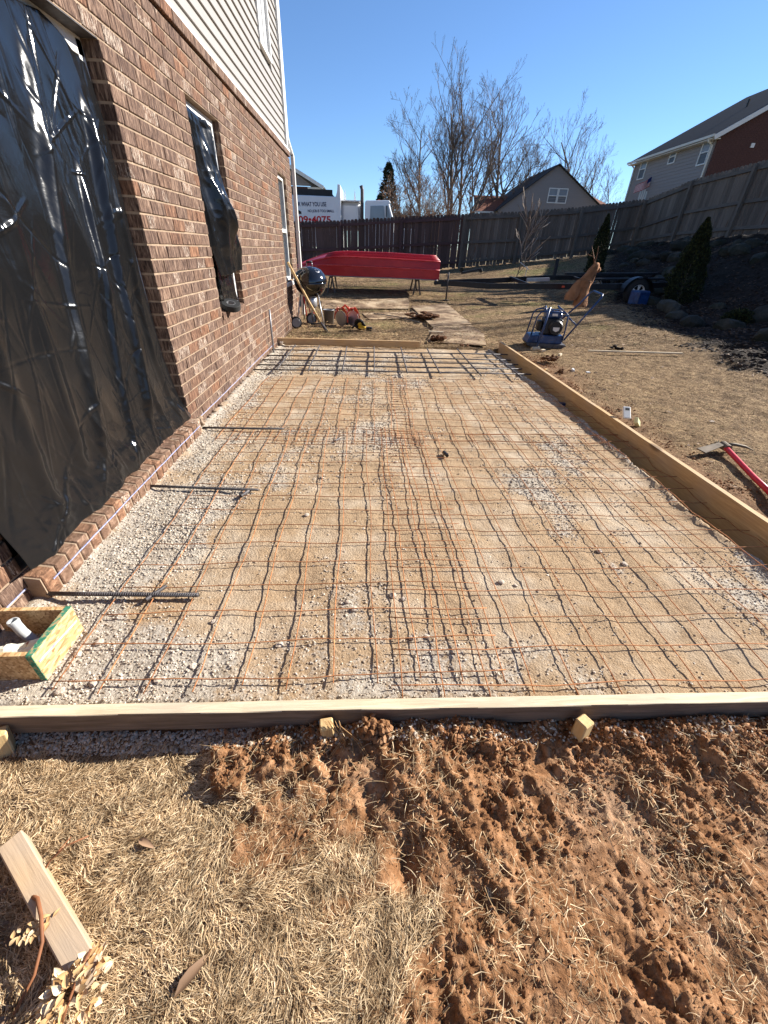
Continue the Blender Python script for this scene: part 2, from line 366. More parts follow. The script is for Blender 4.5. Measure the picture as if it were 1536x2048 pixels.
m_paper = pm('cream_paper', [(.36, (.25, .08, .05)), (.42, (.7, .68, .55)), (.75, (.78, .76, .64))], 14, rough=.8)
m_concrete = pm('mortar_crumb', [(.3, (.35, .27, .2)), (.7, (.6, .52, .43))], 20, rough=.95, bmp=(60, 1, .006))
m_roof = pm('asphalt_shingle', [(.3, (.022, .021, .022)), (.7, (.05, .046, .046))], 2, (1, 8, 8), rough=.95)
m_redroof = pm('rust_brown_shingle', [(.3, (.13, .05, .03)), (.7, (.25, .1, .06))], 2, (1, 6, 6), rough=.95)
m_greysiding = pm('taupe_siding', two((.25, .22, .205), .05), 1, (1, 1, 12), rough=.6)
m_gutter = pm('cream_gutter', two((.6, .57, .5), .05), 2, rough=.5)
m_flagred = pm('flag_red', two((.5, .02, .03)), 2, rough=.8); m_flagblue = pm('flag_blue', two((.02, .03, .14)), 2, rough=.8)
m_bark = pm('bare_bark', [(.3, (.09, .065, .05)), (.6, (.2, .15, .115)), (.8, (.3, .24, .19))], 6, (4, 4, 1), rough=.95, bmp=(14, .6, .03))
m_twig = pm('bare_twigs', [(.3, (.13, .1, .08)), (.7, (.26, .2, .16))], 3, rough=.95)
m_sapling = pm('pale_sapling_bark', [(.3, (.2, .15, .11)), (.7, (.38, .31, .25))], 6, rough=.9)
m_brush = pm('brown_brush_twigs', [(.3, (.16, .09, .055)), (.7, (.3, .19, .12))], 3, rough=.95)
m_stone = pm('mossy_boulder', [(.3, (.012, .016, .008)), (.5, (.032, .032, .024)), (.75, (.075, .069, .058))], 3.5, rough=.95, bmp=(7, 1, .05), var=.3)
# scatter material: colour by per-face random
def rndmat(name, cols, rough=.9, trans=0, spec=.2, at='rnd', patch=0):
    m, nt, b = base(name, rough, 0, spec); c = ramp(nt, attr(nt, at), cols)
    tc = nt.nodes.new('ShaderNodeTexCoord'); n = noise(nt, tc.outputs['Object'], 9, 3, .6)
    c = mixc(nt, 1.0, c, ramp(nt, n, [(.3, (.78, .76, .74)), (.7, (1.12, 1.1, 1.08))]), 'MULTIPLY')
    if patch:
        n2 = noise(nt, tc.outputs['Object'], patch, 5, .65); c = mixc(nt, 1.0, c, ramp(nt, n2, [(.34, (.42, .38, .34)), (.48, (.85, .82, .78)), (.62, (1.15, 1.12, 1.08))]), 'MULTIPLY')
    nt.links.new(c, b.inputs['Base Color']); return m
m_gravel = rndmat('crushed_stone', [(0, (.26, .2, .145)), (.3, (.4, .335, .26)), (.7, (.52, .455, .37)), (1, (.66, .6, .51))], .95)
m_straw = rndmat('dead_grass', [(0, (.12, .066, .032)), (.2, (.3, .195, .1)), (.55, (.56, .41, .24)), (1, (.8, .66, .45))], .75, patch=13)
m_straw_far = rndmat('lawn_straw', [(0, (.1, .06, .03)), (.2, (.22, .14, .072)), (.55, (.42, .285, .15)), (.88, (.6, .44, .26)), (.94, (.15, .15, .05)), (1, (.13, .14, .045))], .85, patch=2.2)
m_clod = rndmat('clay_clods', [(0, (.1, .043, .018)), (.5, (.22, .102, .043)), (1, (.38, .205, .105))], .95)
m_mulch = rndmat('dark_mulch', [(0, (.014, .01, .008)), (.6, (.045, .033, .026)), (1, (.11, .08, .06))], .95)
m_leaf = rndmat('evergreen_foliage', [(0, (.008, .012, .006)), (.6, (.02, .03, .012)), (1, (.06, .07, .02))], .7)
m_cedar = rndmat('cedar_foliage', [(0, (.015, .022, .012)), (1, (.045, .06, .03))], .8)
m_dryleaf = rndmat('tan_dried_leaves', [(0, (.42, .24, .1)), (.6, (.66, .45, .22)), (1, (.8, .66, .45))], .6)
m_brownleaf = rndmat('brown_leaf', [(0, (.11, .065, .038)), (1, (.29, .185, .115))], .7)
m_stem = pm('reddish_brown_stem', two((.2, .08, .035), .3), 12, rough=.7)
# ground materials
def ground_mat():
    m, nt, b = base('clay_soil', .95, 0, .15); tc = nt.nodes.new('ShaderNodeTexCoord'); v = tc.outputs['Object']
    n1 = noise(nt, v, 3, 5, .6); n2 = noise(nt, v, 26, 6, .7); n3 = noise(nt, v, 150, 4, .7)
    c = ramp(nt, n2, [(.3, (.085, .037, .016)), (.48, (.225, .108, .047)), (.68, (.4, .225, .118))])
    pale = ramp(nt, n1, [(.5, (0, 0, 0)), (.72, (1, 1, 1))]); c = mixc(nt, math_(nt, 'MULTIPLY', pale, .55), c, (.42, .28, .18))
    c = mixc(nt, math_(nt, 'MULTIPLY', attr(nt, 'grass'), .75), c, (.1, .058, .03))
    nt.links.new(c, b.inputs['Base Color'])
    bump(nt, b, math_(nt, 'ADD', n2, math_(nt, 'MULTIPLY', n3, .5)), .9, .008); return m
m_soil = ground_mat()
def lawn_mat():
    m, nt, b = base('dormant_lawn', .95, 0, .1); tc = nt.nodes.new('ShaderNodeTexCoord'); v = tc.outputs['Object']
    n1 = noise(nt, v, .9, 4, .6); n2 = noise(nt, v, 9, 6, .75); n3 = noise(nt, v, 60, 4, .8)
    c = ramp(nt, math_(nt, 'ADD', math_(nt, 'MULTIPLY', n2, .5), math_(nt, 'MULTIPLY', n3, .5)), [(.36, (.05, .03, .016)), (.47, (.16, .1, .054)), (.58, (.35, .24, .13)), (.68, (.5, .37, .225))])
    gr = math_(nt, 'MULTIPLY', ramp(nt, n1, [(.5, (0, 0, 0)), (.68, (1, 1, 1))]), attr(nt, 'green')); c = mixc(nt, math_(nt, 'MULTIPLY', gr, .7), c, (.17, .17, .055))
    c = mixc(nt, attr(nt, 'clay'), c, ramp(nt, n2, [(.3, (.11, .055, .028)), (.7, (.3, .175, .095))]))
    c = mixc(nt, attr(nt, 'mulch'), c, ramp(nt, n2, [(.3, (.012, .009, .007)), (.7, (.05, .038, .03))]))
    nt.links.new(c, b.inputs['Base Color']); bump(nt, b, math_(nt, 'ADD', n2, n3), 1.0, .02); return m
m_lawn = lawn_mat()
def bed_mat():
    m, nt, b = base('compacted_gravel', .95, 0, .15); tc = nt.nodes.new('ShaderNodeTexCoord'); v = tc.outputs['Object']
    n1 = noise(nt, v, 55, 6, .8); n2 = noise(nt, v, 190, 5, .8); n3 = noise(nt, v, 6, 5, .65)
    tan = ramp(nt, math_(nt, 'ADD', math_(nt, 'MULTIPLY', n1, .5), math_(nt, 'MULTIPLY', n2, .5)), [(.3, (.19, .125, .07)), (.5, (.35, .24, .142)), (.64, (.45, .335, .215)), (.76, (.58, .49, .37))])
    wht = ramp(nt, n1, [(.3, (.12, .095, .07)), (.43, (.3, .255, .2)), (.58, (.45, .4, .335)), (.75, (.6, .56, .49))])
    f = ramp(nt, math_(nt, 'ADD', attr(nt, 'stone'), math_(nt, 'MULTIPLY_ADD', n1, .7, -.35)), [(.4, (0, 0, 0)), (.6, (1, 1, 1))])
    c = mixc(nt, f, tan, wht)
    c = mixc(nt, math_(nt, 'MULTIPLY', ramp(nt, n3, [(.45, (0, 0, 0)), (.7, (1, 1, 1))]), .35), c, (.26, .185, .115))
    n4 = noise(nt, v, 2.3, 5, .6); c = mixc(nt, math_(nt, 'MULTIPLY', ramp(nt, n4, [(.48, (0, 0, 0)), (.64, (1, 1, 1))]), .5), c, (.52, .45, .35))
    c = mixc(nt, attr(nt, 'pit'), c, ramp(nt, n1, [(.35, (.06, .035, .02)), (.65, (.2, .12, .07))]))
    nt.links.new(c, b.inputs['Base Color'])
    vo = noise(nt, v, 110, 0, 0, 0, 'voronoi')
    bump(nt, b, math_(nt, 'ADD', math_(nt, 'MULTIPLY', n2, .5), math_(nt, 'ADD', n1, math_(nt, 'MULTIPLY', vo, -.5))), .9, .0065); return m
m_bed = bed_mat()
m_farground = pm('far_ground', [(.3, (.16, .12, .06)), (.7, (.3, .24, .13))], .3, rough=.95)
# ------------------------------------------------------------------ ground sheets
rg = np.random.RandomState(3)
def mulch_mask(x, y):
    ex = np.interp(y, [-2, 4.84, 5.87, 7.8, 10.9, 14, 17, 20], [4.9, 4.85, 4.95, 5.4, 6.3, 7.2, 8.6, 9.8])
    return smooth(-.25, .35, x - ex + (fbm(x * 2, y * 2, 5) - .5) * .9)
def lawn_z(x, y):
    z = G(x, y) + (fbm(x * 2.2, y * 2.2, 8) - .5) * .05 + (fbm(x * 9, y * 9, 9) - .5) * .02
    z += mulch_mask(x, y) * (fbm(x * 3, y * 3, 10) - .5) * .22
    inside = ((x < 2.13) & (y < 6.64)) | ((x < 2.3) & (y < .5))
    z = np.where(inside & (x > -1.6), -.34, z)
    return z
def clay_mask(x, y):
    d = np.where(y < 6.6, x - 2.12, 9)
    return np.clip((1 - smooth(-.05, .5, d + (fbm(x * 3, y * 1.5, 21) - .5) * .9)) * smooth(7.0, 5.2, y), 0, 1)
def green_mask(x, y): return np.clip(smooth(.42, .6, fbm(x * .5, y * .5, 31)) * smooth(5, 8, y) + np.exp(-((x - 2.6) / 1.3) ** 2 - ((y - 11) / 2) ** 2), 0, 1)
xs = np.r_[np.arange(-1.6, 2.12, .08), np.arange(2.12, 6, .03), np.arange(6, 13.4, .09)]
ys = np.r_[np.arange(-3, .4, .1), np.arange(.4, 9, .035), np.arange(9, 22, .09)]
lawn = grid('lawn', xs, ys, lawn_z, m_lawn, attrs={'mulch': mulch_mask, 'clay': clay_mask, 'green': green_mask}, kind='structure')
# far ground beyond the fence and round the site, out to the horizon
def far_z(x, y):
    r = np.hypot(x - 5, y - 10); inner = G(np.clip(x, -8, 14), np.clip(y, -4, 24))
    tgt = .3 + .06 * np.clip(x, -20, 30) + 0 * y
    t = smooth(14, 34, r); z = inner * (1 - t) + tgt * t
    cut = (x > -1.7) & (x < 13.2) & (y > -2.9) & (y < 21.8)
    return np.where(cut, z - .7, z - .03)
fx = np.r_[-900, -400, -160, -80, np.arange(-40, 40, 1.5), 60, 90, 160, 400, 900]
grid('terrain', fx, fx + 8, far_z, m_farground, kind='structure')

# gravel bed of the slab
def bed_edge(y): return 1.945 + (fbm(y * 2.2, y * 0 + 3.3, 40, 4) - .5) * .16 + (fbm(y * 14, y * 0 + 1.3, 41, 3) - .5) * .05
def stone_mask(x, y):
    n = fbm(x * 2.1, y * 1.7, 50, 5, .6); n2 = fbm(x * 5, y * 4, 55, 4)
    m = .16 + (n - .5) * 1.3 + (n2 - .5) * .8
    m += .45 * (1 - smooth(-1.1, -.3, x + .1 * (y - 1)))             # pale strip along the house
    m += .4 * (1 - smooth(.95, 1.25, y)) * (1 - smooth(.1, .9, x))     # pale band by the front board
    d = abs((x - 1.12) + (y - 1.9) * .18); m += .5 * np.exp(-(d / .11) ** 2) * smooth(1.2, 1.5, y) * (1 - smooth(2.3, 2.7, y))
    m += .35 * smooth(1.82, 1.94, x)
    m += .3 * smooth(4.0, 6.0, y) * (1 - smooth(-.6, .9, x))
    return np.clip(m, 0, 1)
def bed_z(x, y):
    sm = stone_mask(x, y)
    z = (fbm(x * 2.5, y * 2.5, 60) - .5) * .03 + (fbm(x * 11, y * 11, 61, 4, .55) - .5) * .013 + (fbm(x * 60, y * 60, 63, 3, .7) - .5) * (.003 + .009 * sm)
    z += .02 * np.exp(-((x + 1.36) / .05) ** 2)
    e = x - bed_edge(y); z = z + .018 * np.exp(-(e / .04) ** 2) - smooth(0, .05, e) * .19
    fr = smooth(.80, .77, y); z = z - fr * .02
    z = z - smooth(6.45, 6.7, y) * .01
    return z
xs = np.arange(-1.46, 2.16, .010); ys = np.r_[np.arange(.775, 2.2, .0085), np.arange(2.2, 6.72, .014)]
bed = grid('gravel_bed', xs, ys, bed_z, m_bed, attrs={'stone': stone_mask, 'pit': lambda x, y: smooth(.012, .05, x - bed_edge(y))}, kind='structure')

# loose crushed stone lying on the bed
def bz(P): return bed_z(P[:, 0], P[:, 1])
n = 90000
P = np.c_[rg.uniform(-1.33, 1.97, n), .78 + 5.8 * rg.beta(1, 1.9, n)]
keep = rg.rand(n) < np.clip(stone_mask(P[:, 0], P[:, 1]) * 1.1 - .12, .015, 1); P = P[keep]
P = P[P[:, 0] < bed_edge(P[:, 1]) + .01]
P = P[:36000]; rr = .0018 + .0045 * rg.beta(1.1, 4, len(P)) + .0009 * P[:, 1]
scatter_rocks('loose_gravel', np.c_[P, bz(P) + rr * .25], rr, m_gravel, rg)
bpy.data.objects['loose_gravel']['label'] = 'pale crushed stone scattered thickest along the brick wall and front board'
bpy.data.objects['loose_gravel']['category'] = 'gravel'
# stones that stand out singly
big = [(.115,1.27,.016),(.16,1.25,.012),(.18,1.045,.017),(.24,1.05,.012),(.62,1.36,.015),(.68,1.34,.011),(-.05,1.19,.016),(-.08,1.23,.013),(-.61,1.13,.014),
       (-.33,1.02,.016),(-.62,.93,.02),(-1.0,1.03,.022),(-1.05,.98,.018),(-.93,.86,.02),(-1.02,.83,.024),(-.72,.87,.016),(-.34,1.9,.016),(-.30,2.35,.02),(-.45,2.75,.022),
       (.2,2.6,.018),(1.2,1.6,.02),(1.28,1.5,.018),(1.15,1.75,.022),(1.05,2.05,.02),(1.3,1.4,.016),(.75,3.4,.026),(-.5,3.2,.025),(1.75,1.7,.02),(1.9,2.6,.03),(1.86,3.3,.03)]
for k, (x, y, r) in enumerate(big[:-8]):
    mb = MB(); r = min(r, .016); mb.rock((0, 0, 0), (r, r * rg.uniform(.7, 1), r * .45), rg, 2, .12)
    o = mb.build('stone', m_concrete, loc=(x, y, float(bed_z(np.array([x]), np.array([y]))[0]) + r * .3))
    setp(o, 'single larger grey stone lying loose among the fine crushed gravel under the mesh', 'stone', 'larger stones on the gravel bed')

# foreground clay and dead grass
def straw_mask(x, y):
    # boundary from beside the first stake down to the lower right
    xb = np.interp(y, [0.0, .1, .25, .4, .5, .6, .7], [.12, .05, .0, -.14, -.3, -.52, -.52])
    d = x - xb + (fbm(x * 7, y * 7, 70, 4, .65) - .5) * .9
    m = 1 - smooth(-.14, .14, d)
    m = m * (1 - .85 * np.exp(-(((x + .22) / .12) ** 2 + ((y - .45) / .1) ** 2)))
    return m
def soil_z(x, y):
    sm = straw_mask(x, y); dirt = 1 - sm
    z = -.085 + .045 * smooth(.3, .66, y) * dirt + (fbm(x * 3.5, y * 3.5, 80) - .5) * .05
    u = x * .55 - y * .83; v = x * .83 + y * .55                       # ruts run down to the right
    rut = fbm(u * 2.6 + 3, v * 12, 82, 4, .55) ; z += (rut - .5) * .034 * smooth(.3, .9, x + .6) * dirt
    cm = .3 + .95 * smooth(.42, .6, fbm(x * 4.5, y * 4.5, 86, 3)); cm = np.maximum(cm, smooth(.5, .66, y))
    z += cm * (.55 * fbm(u * 9, v * 15, 83, 5, .7) + .45 * fbm(x * 24, y * 24, 87, 4, .75) - .5) * .068 * dirt
    z += (.25 + .75 * cm) * (fbm(x * 62, y * 62, 84, 3, .75) - .5) * .02 * (.3 + dirt)
    clump = np.clip(fbm(x * 20, y * 20, 85, 3) - .52, 0, 1) * smooth(.35, .6, y) * dirt; z += clump * .09
    z -= .026 * np.exp(-(((x - .0) / .03) ** 2 + ((y - .5) / .08) ** 2)) + .03 * np.exp(-(((x + .1) / .03) ** 2 + ((y - .6) / .06) ** 2)) + .028 * np.exp(-(((x - .11) / .03) ** 2 + ((y - .38) / .07) ** 2))
    z += .05 * np.exp(-(((x - .03) / .05) ** 2 + ((y - .705) / .035) ** 2)) + .03 * np.exp(-(((x + .28) / .07) ** 2 + ((y - .68) / .035) ** 2)) + .022 * np.exp(-(((x - .35) / .12) ** 2 + ((y - .69) / .03) ** 2))
    z = np.where(y > .735, np.minimum(z, -.075), z)
    trench = smooth(.05, -.45, x + .1) * smooth(.63, .71, y); z = z * (1 - trench) + trench * (-.075 + (fbm(x*30, y*30, 88)-.5)*.012)
    return z
xs = np.arange(-1.9, 2.3, .0062); ys = np.r_[np.arange(-1.4, -.1, .03), np.arange(-.1, .80, .0052)]
soil = grid('clay_ground', xs, ys, soil_z, m_soil, attrs={'grass': straw_mask}, kind='structure')
# clods
n = 90000; P = np.c_[rg.uniform(-1.2, 1.7, n), rg.uniform(-.05, .74, n)]
pr = (1 - straw_mask(P[:, 0], P[:, 1])) * (.25 + .75 * smooth(.35, .6, P[:, 1])) * np.clip(fbm(P[:, 0] * 7, P[:, 1] * 7, 90) * 3.2 - 1.1, .04, 1)
P = P[rg.rand(n) < pr * .8]; rr = .0012 + .012 * rg.beta(1, 10, len(P)) * (1 + 1.1 * smooth(.55, .68, P[:, 1]))
scatter_rocks('clay_clods', np.c_[P, soil_z(P[:, 0], P[:, 1]) + rr * .2], rr, m_clod, rg, flat=.9, jit=.35)
setp(bpy.data.objects['clay_clods'], 'crumbly red clay clods turned up in front of the near form board', 'soil')
# pale stone spilt under the near board
n = 9000; P = np.c_[rg.uniform(-1.2, 1.45, n), rg.uniform(.665, .735, n)]; P = P[rg.rand(n) < np.where(P[:, 0] < -.35, .95, .22)]
rr = .002 + .006 * rg.beta(1, 3, len(P)); scatter_rocks('spilt_gravel', np.c_[P, np.maximum(soil_z(P[:, 0], P[:, 1]), -.085) + rr * .3], rr, m_gravel, rg)
setp(bpy.data.objects['spilt_gravel'], 'dark damp crushed stone spilt below the front face of the near form board', 'gravel')
# dead grass blades near the camera
n = 230000; P = np.c_[rg.uniform(-1.35, 1.55, n), rg.uniform(-.12, .70, n)]
sm = straw_mask(P[:, 0], P[:, 1]); pr = np.where(sm > .5, sm, sm * .6 + .007); P = P[rg.rand(n) < pr * np.where(P[:, 1] > .655, .25, 1)]; P = P[:95000]
az = fbm(P[:, 0] * 4.5, P[:, 1] * 4.5, 95, 3) * 11 + rg.normal(0, .55, len(P)) + .4
L = rg.uniform(.014, .045, len(P)); az = az.astype(float)
blades('dead_grass', np.c_[P, soil_z(P[:, 0], P[:, 1]) + rg.uniform(-.002, .012, len(P))], az, L, rg.uniform(.0009, .0021, len(P)), rg.uniform(-.05, .75, len(P)), m_straw, rg, .5, seg=2)
setp(bpy.data.objects['dead_grass'], 'matted straw coloured dead grass in the lower left foreground', 'grass')
# torn roots and loose straw on the clay
n = 16000; P = np.c_[rg.uniform(-.7, 1.6, n), rg.uniform(-.1, .73, n)]
P = P[rg.rand(n) < np.clip(fbm(P[:, 0] * 6, P[:, 1] * 6, 97) * 3 - 1.2, .1, 1) * (1 - .7 * straw_mask(P[:, 0], P[:, 1]))]
blades('torn_roots', np.c_[P, soil_z(P[:, 0], P[:, 1]) + .004], rg.uniform(0, 6.28, len(P)), rg.uniform(.008, .05, len(P)) * (1 + (rg.rand(len(P)) < .1)), rg.uniform(.0006, .0022, len(P)), rg.uniform(0, .6, len(P)), m_straw, rg, .7, seg=4)
setp(bpy.data.objects['torn_roots'], 'thin torn grass roots and straw strewn over the red clay', 'roots')
# lawn blades
def lawn_blades(name, n, x0, x1, y0, y1, Lr, wr, pw=1.0, lab=''):
    P = np.c_[rg.uniform(x0, x1, n), y0 + (y1 - y0) * rg.rand(n) ** pw]
    ok = ~(((P[:, 0] < 2.17) & (P[:, 1] < 6.7))); ok &= rg.rand(n) > mulch_mask(P[:, 0], P[:, 1]) * 1.3
    ok &= rg.rand(n) > clay_mask(P[:, 0], P[:, 1]) * .85
    P = P[ok]; m = len(P)
    az = fbm(P[:, 0] * 2, P[:, 1] * 2, 99, 3) * 12 + rg.normal(0, .9, m)
    onply = (P[:, 0] > -1.3) & (P[:, 0] < 2.1) & (P[:, 1] > 6.7) & (P[:, 1] < 12.1) & (rg.rand(m) < .3)
    blades(name, np.c_[P, lawn_z(P[:, 0], P[:, 1]) + .002 + .04 * onply], az, rg.uniform(*Lr, m), rg.uniform(*wr, m), rg.uniform(.0, .8, m), m_straw_far, rg, .5, seg=1)
    setp(bpy.data.objects[name], lab, 'grass')
lawn_blades('dormant_grass', 210000, 2.15, 6.2, 1.2, 9, (.02, .055), (.002, .0045), 1.25, 'dormant tan lawn grass right of the long form board')
lawn_blades('dormant_grass_beyond', 150000, -1.4, 9, 6.7, 19.4, (.04, .09), (.005, .011), 1.2, 'patchy tan and green lawn grass from the slab back to the fence')
# leaves and clay crumbs strewn over the lawn
n = 5200; P = np.c_[rg.uniform(-1.2, 9, n), rg.uniform(.9, 18, n)]; P = P[~((P[:, 0] < 2.2) & (P[:, 1] < 6.8))]; P = P[rg.rand(len(P)) < np.clip(fbm(P[:, 0] * .8, P[:, 1] * .8, 201) * 3 - 1, .1, 1)]
blades('leaf_scraps', np.c_[P, lawn_z(P[:, 0], P[:, 1]) + .012 + .03 * ((P[:, 0] < 2.2) & (P[:, 1] < 12.2))], rg.uniform(0, 6.28, len(P)), rg.uniform(.02, .06, len(P)), rg.uniform(.012, .035, len(P)), rg.uniform(-.2, .4, len(P)), m_brownleaf, rg, .4, seg=2)
setp(bpy.data.objects['leaf_scraps'], 'small dark brown leaf scraps strewn over the tan lawn', 'leaves')
n = 26000; P = np.c_[rg.uniform(2.17, 3.4, n), rg.uniform(1, 6.8, n)]; P = P[rg.rand(n) < clay_mask(P[:, 0], P[:, 1]) * .8 * np.clip(fbm(P[:, 0] * 5, P[:, 1] * 5, 203) * 3 - 1, .05, 1)]
scatter_rocks('clay_crumbs', np.c_[P, lawn_z(P[:, 0], P[:, 1]) + .003], .003 + .018 * rg.beta(1, 7, len(P)), m_clod, rg, flat=.8)
setp(bpy.data.objects['clay_crumbs'], 'orange clay crumbs along the outer side of the long form board', 'soil')
# mulch on the bank
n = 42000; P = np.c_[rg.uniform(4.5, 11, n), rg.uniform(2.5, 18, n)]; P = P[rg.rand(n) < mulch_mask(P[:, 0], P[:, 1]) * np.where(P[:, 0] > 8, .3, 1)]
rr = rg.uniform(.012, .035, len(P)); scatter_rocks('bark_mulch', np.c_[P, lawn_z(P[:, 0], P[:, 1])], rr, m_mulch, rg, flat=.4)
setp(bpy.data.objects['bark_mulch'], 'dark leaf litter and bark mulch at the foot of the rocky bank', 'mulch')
# ------------------------------------------------------------------ the house on the left
FX = -1.385; CH = .0795; Z0 = -.02; YC = 9.05; YN = -1.6; NC = 32
openings = [(1.27, 3.06, Z0 + 2 * CH, Z0 + 27 * CH), (4.24, 5.04, .735, Z0 + 28 * CH), (7.79, 8.51, .765, Z0 + 28 * CH)]
house = thing('brick_house', 'near brown brick house with cream siding above and openings draped in black plastic', 'house', (FX, 0, 0))
def spans(z0, z1, a, b):
    iv = [(a, b)]
    for (y0, y1, c0, c1) in openings:
        if z0 < c1 - .01 and z1 > c0 + .01:
            nv = []
            for (p, q) in iv:
                if y1 <= p or y0 >= q: nv.append((p, q)); continue
                if y0 > p: nv.append((p, y0))
                if y1 < q: nv.append((y1, q))
            iv = nv
    return iv
mort = MB()
for k in range(-3, NC):
    z = Z0 + k * CH
    for (a, b) in spans(z, z + CH, YN, YC): mort.box((-.007 - .045, (a + b) / 2, z + CH / 2), (.09, b - a - .004, CH))
mort.build('mortar_wall', m_mortar, house)
rgb = np.random.RandomState(11)
bricks = []
for k in range(-1, NC):
    z = Z0 + k * CH + CH / 2; off = (k % 2) * .1 + .03
    for (a, b) in spans(z - CH / 2, z + CH / 2, YN, YC):
        y = math.floor((a - off) / .2) * .2 + off
        while y < b:
            p = max(y + .004, a + (0 if y > a else .0)); q = min(y + .196, b)
            if q - p > .03: bricks.append(((p + q) / 2, z, q - p))
            y += .2
def brick_mesh(L, jit=.0015, h=.0685, d=.092):
    mb = MB(); x = rgb.uniform(-jit, jit, 4)
    mb.box((0, 0, 0), (d, L, h)); me_o = mb.build('brick', m_brick, None, bevel=.003); me = me_o.data; bpy.data.objects.remove(me_o); return me
cache = {}
def bm_(L):
    key = round(L, 2)
    if key not in cache: cache[key] = [brick_mesh(L) for _ in range(3)]
    return cache[key][rgb.randint(3)]
def on_screen(y, z):
    d = Vector((FX, y, z - 1.27)); M_ = cam.matrix_world.to_3x3().transposed(); c = M_ @ d
    if c.z > -.1: return False, 0
    u = 768 + 805 * c.x / -c.z; v = 1024 - 805 * c.y / -c.z
    return (-30 < u < 1536 and -30 < v < 2078), (abs(d.x) * .2 * .07) / d.length ** 3
sc_b = []
for q in bricks:
    ok, sz = on_screen(q[0], q[1]); sc_b.append(sz if ok else sz * 1e-4)
order = np.argsort(sc_b)[::-1]
for i in order[:300]:
    y, z, L = bricks[i]; o = link('brick', bm_(L), house, (-.046 + rgb.uniform(-.0025, .0025), y, z + rgb.uniform(-.001, .001)))
    o.rotation_euler = (rgb.uniform(-.006, .006), 0, rgb.uniform(-.008, .008))
# the smaller remaining bricks: one mesh, coloured brick by brick
def brickwork(name, lst, parent, seed):
    m = m_brick.copy(); m.name = 'brick_joined'; nt = m.node_tree
    for nd in list(nt.nodes):
        if nd.type == 'OBJECT_INFO':
            a = nt.nodes.new('ShaderNodeAttribute'); a.attribute_name = 'rnd'
            for l in list(nt.links):
                if l.from_node == nd: nt.links.new(a.outputs['Fac'], l.to_socket)
    V = []; F = []; rn = []; r = np.random.RandomState(seed)
    for (y, z, L) in lst:
        x1 = r.uniform(-.0025, .0025); b = len(V); c = .003
        for (xx, e) in ((-.09, 0), (x1 - c, 0), (x1, c)):
            V += [(xx, y - L/2 + e, z - .0343 + e), (xx, y + L/2 - e, z - .0343 + e), (xx, y + L/2 - e, z + .0343 - e), (xx, y - L/2 + e, z + .0343 - e)]
        for lvl in (0, 4):
            for i in range(4): F.append((b+lvl+i, b+lvl+(i+1) % 4, b+lvl+4+(i+1) % 4, b+lvl+4+i))
        F.append((b+8, b+9, b+10, b+11)); F.append((b+3, b+2, b+1, b)); rn += [r.rand()] * 10
    return npmesh(name, np.array(V), np.array(F), m, parent, False, None, 'stuff', {'rnd': rn})
brickwork('brickwork', [bricks[i] for i in order[300:]], house, 4)
# projecting band course under the siding
bb = MB(); y = YN
bb.box((.008 - .05, (YN + YC) / 2, 2.568), (.1, YC - YN, .058)); bb.build('mortar_band', m_mortar, house)
lst = []; 
while y < YC: lst.append((min(y + .1, YC - .05), 2.571, min(.192, YC - y))); y += .2
bo = brickwork('band_course', lst, house, 8); bo.location = (.019, 0, 0)
# return wall round the corner
rw = MB(); rw.box((-.19, YC - .06, 1.25), (.26, .12, 2.58)); rw.box((-1.5, YC - .05, 1.25), (2.9, .09, 2.58)); rw.build('end_wall', m_farbrick, house)
# rowlock sill of the wide opening
mb = MB(); mb.prism([(.062, 1.255, -.2), (.062, 1.255, .108), (-.075, 1.255, .128), (-.075, 1.255, -.2)], (0, 1.83, 0)); 
sill = mb.build('door_sill', m_mortar, house)
y = 1.262
srg = np.random.RandomState(5)
for k in range(23):
    if k == 0: wdt = .066
    mb = MB(); t = srg.uniform(-.002, .002); x1 = .068 + srg.uniform(-.002, .003)
    mb.prism([(x1, 0, -.11), (x1, 0, .113 + t), (-.073, 0, .134 + t), (-.073, 0, -.11)], (0, .0665, 0))
    mb.build('sill_brick', m_sill, sill, bevel=.004, loc=(0, y, 0)); y += .0787
# mortar smear where the sill dies into the wall, and mortar droppings at the foot
mb = MB()
for k in range(9): mb.rock((.012 + srg.uniform(0, .05), 3.06 + srg.uniform(0, .12), srg.uniform(.0, .1)), (.016, .03, .022), srg, 2, .2)
mb.build('mortar_smear', m_mortar, house, smooth=True)
mb = MB()
for k in range(150): mb.rock((.006 + srg.uniform(0, .02), 3.15 + srg.uniform(0, 3.4), .004 + srg.uniform(-.006, .02)), (.012, .03, .012), srg, 1, .3)
mb.build('mortar_ledge', m_mortar, house, smooth=True).__setitem__('kind', 'stuff')
# chalk line snapped on the bricks
chalk = [MB(), MB(), MB()]; pts = []
ys_ = np.arange(-.2, 6.3, .06)
for y in ys_: pts.append(((.0735 if 1.25 < y < 3.08 else .0035) , y, .075 + srg.uniform(-.0015, .0015) - .004 * math.sin(y * 2)))
for p, q in zip(pts[:-1], pts[1:]):
    if abs(p[0] - q[0]) > .01: continue
    if q[1] <= 1.25: seg_ = 0
    elif q[1] < 3.08: seg_ = 1
    else: seg_ = 2
    chalk[seg_].beam(p, q, .0035, .0045)
for c_ in chalk: c_.build('chalk_line', m_chalk, house)
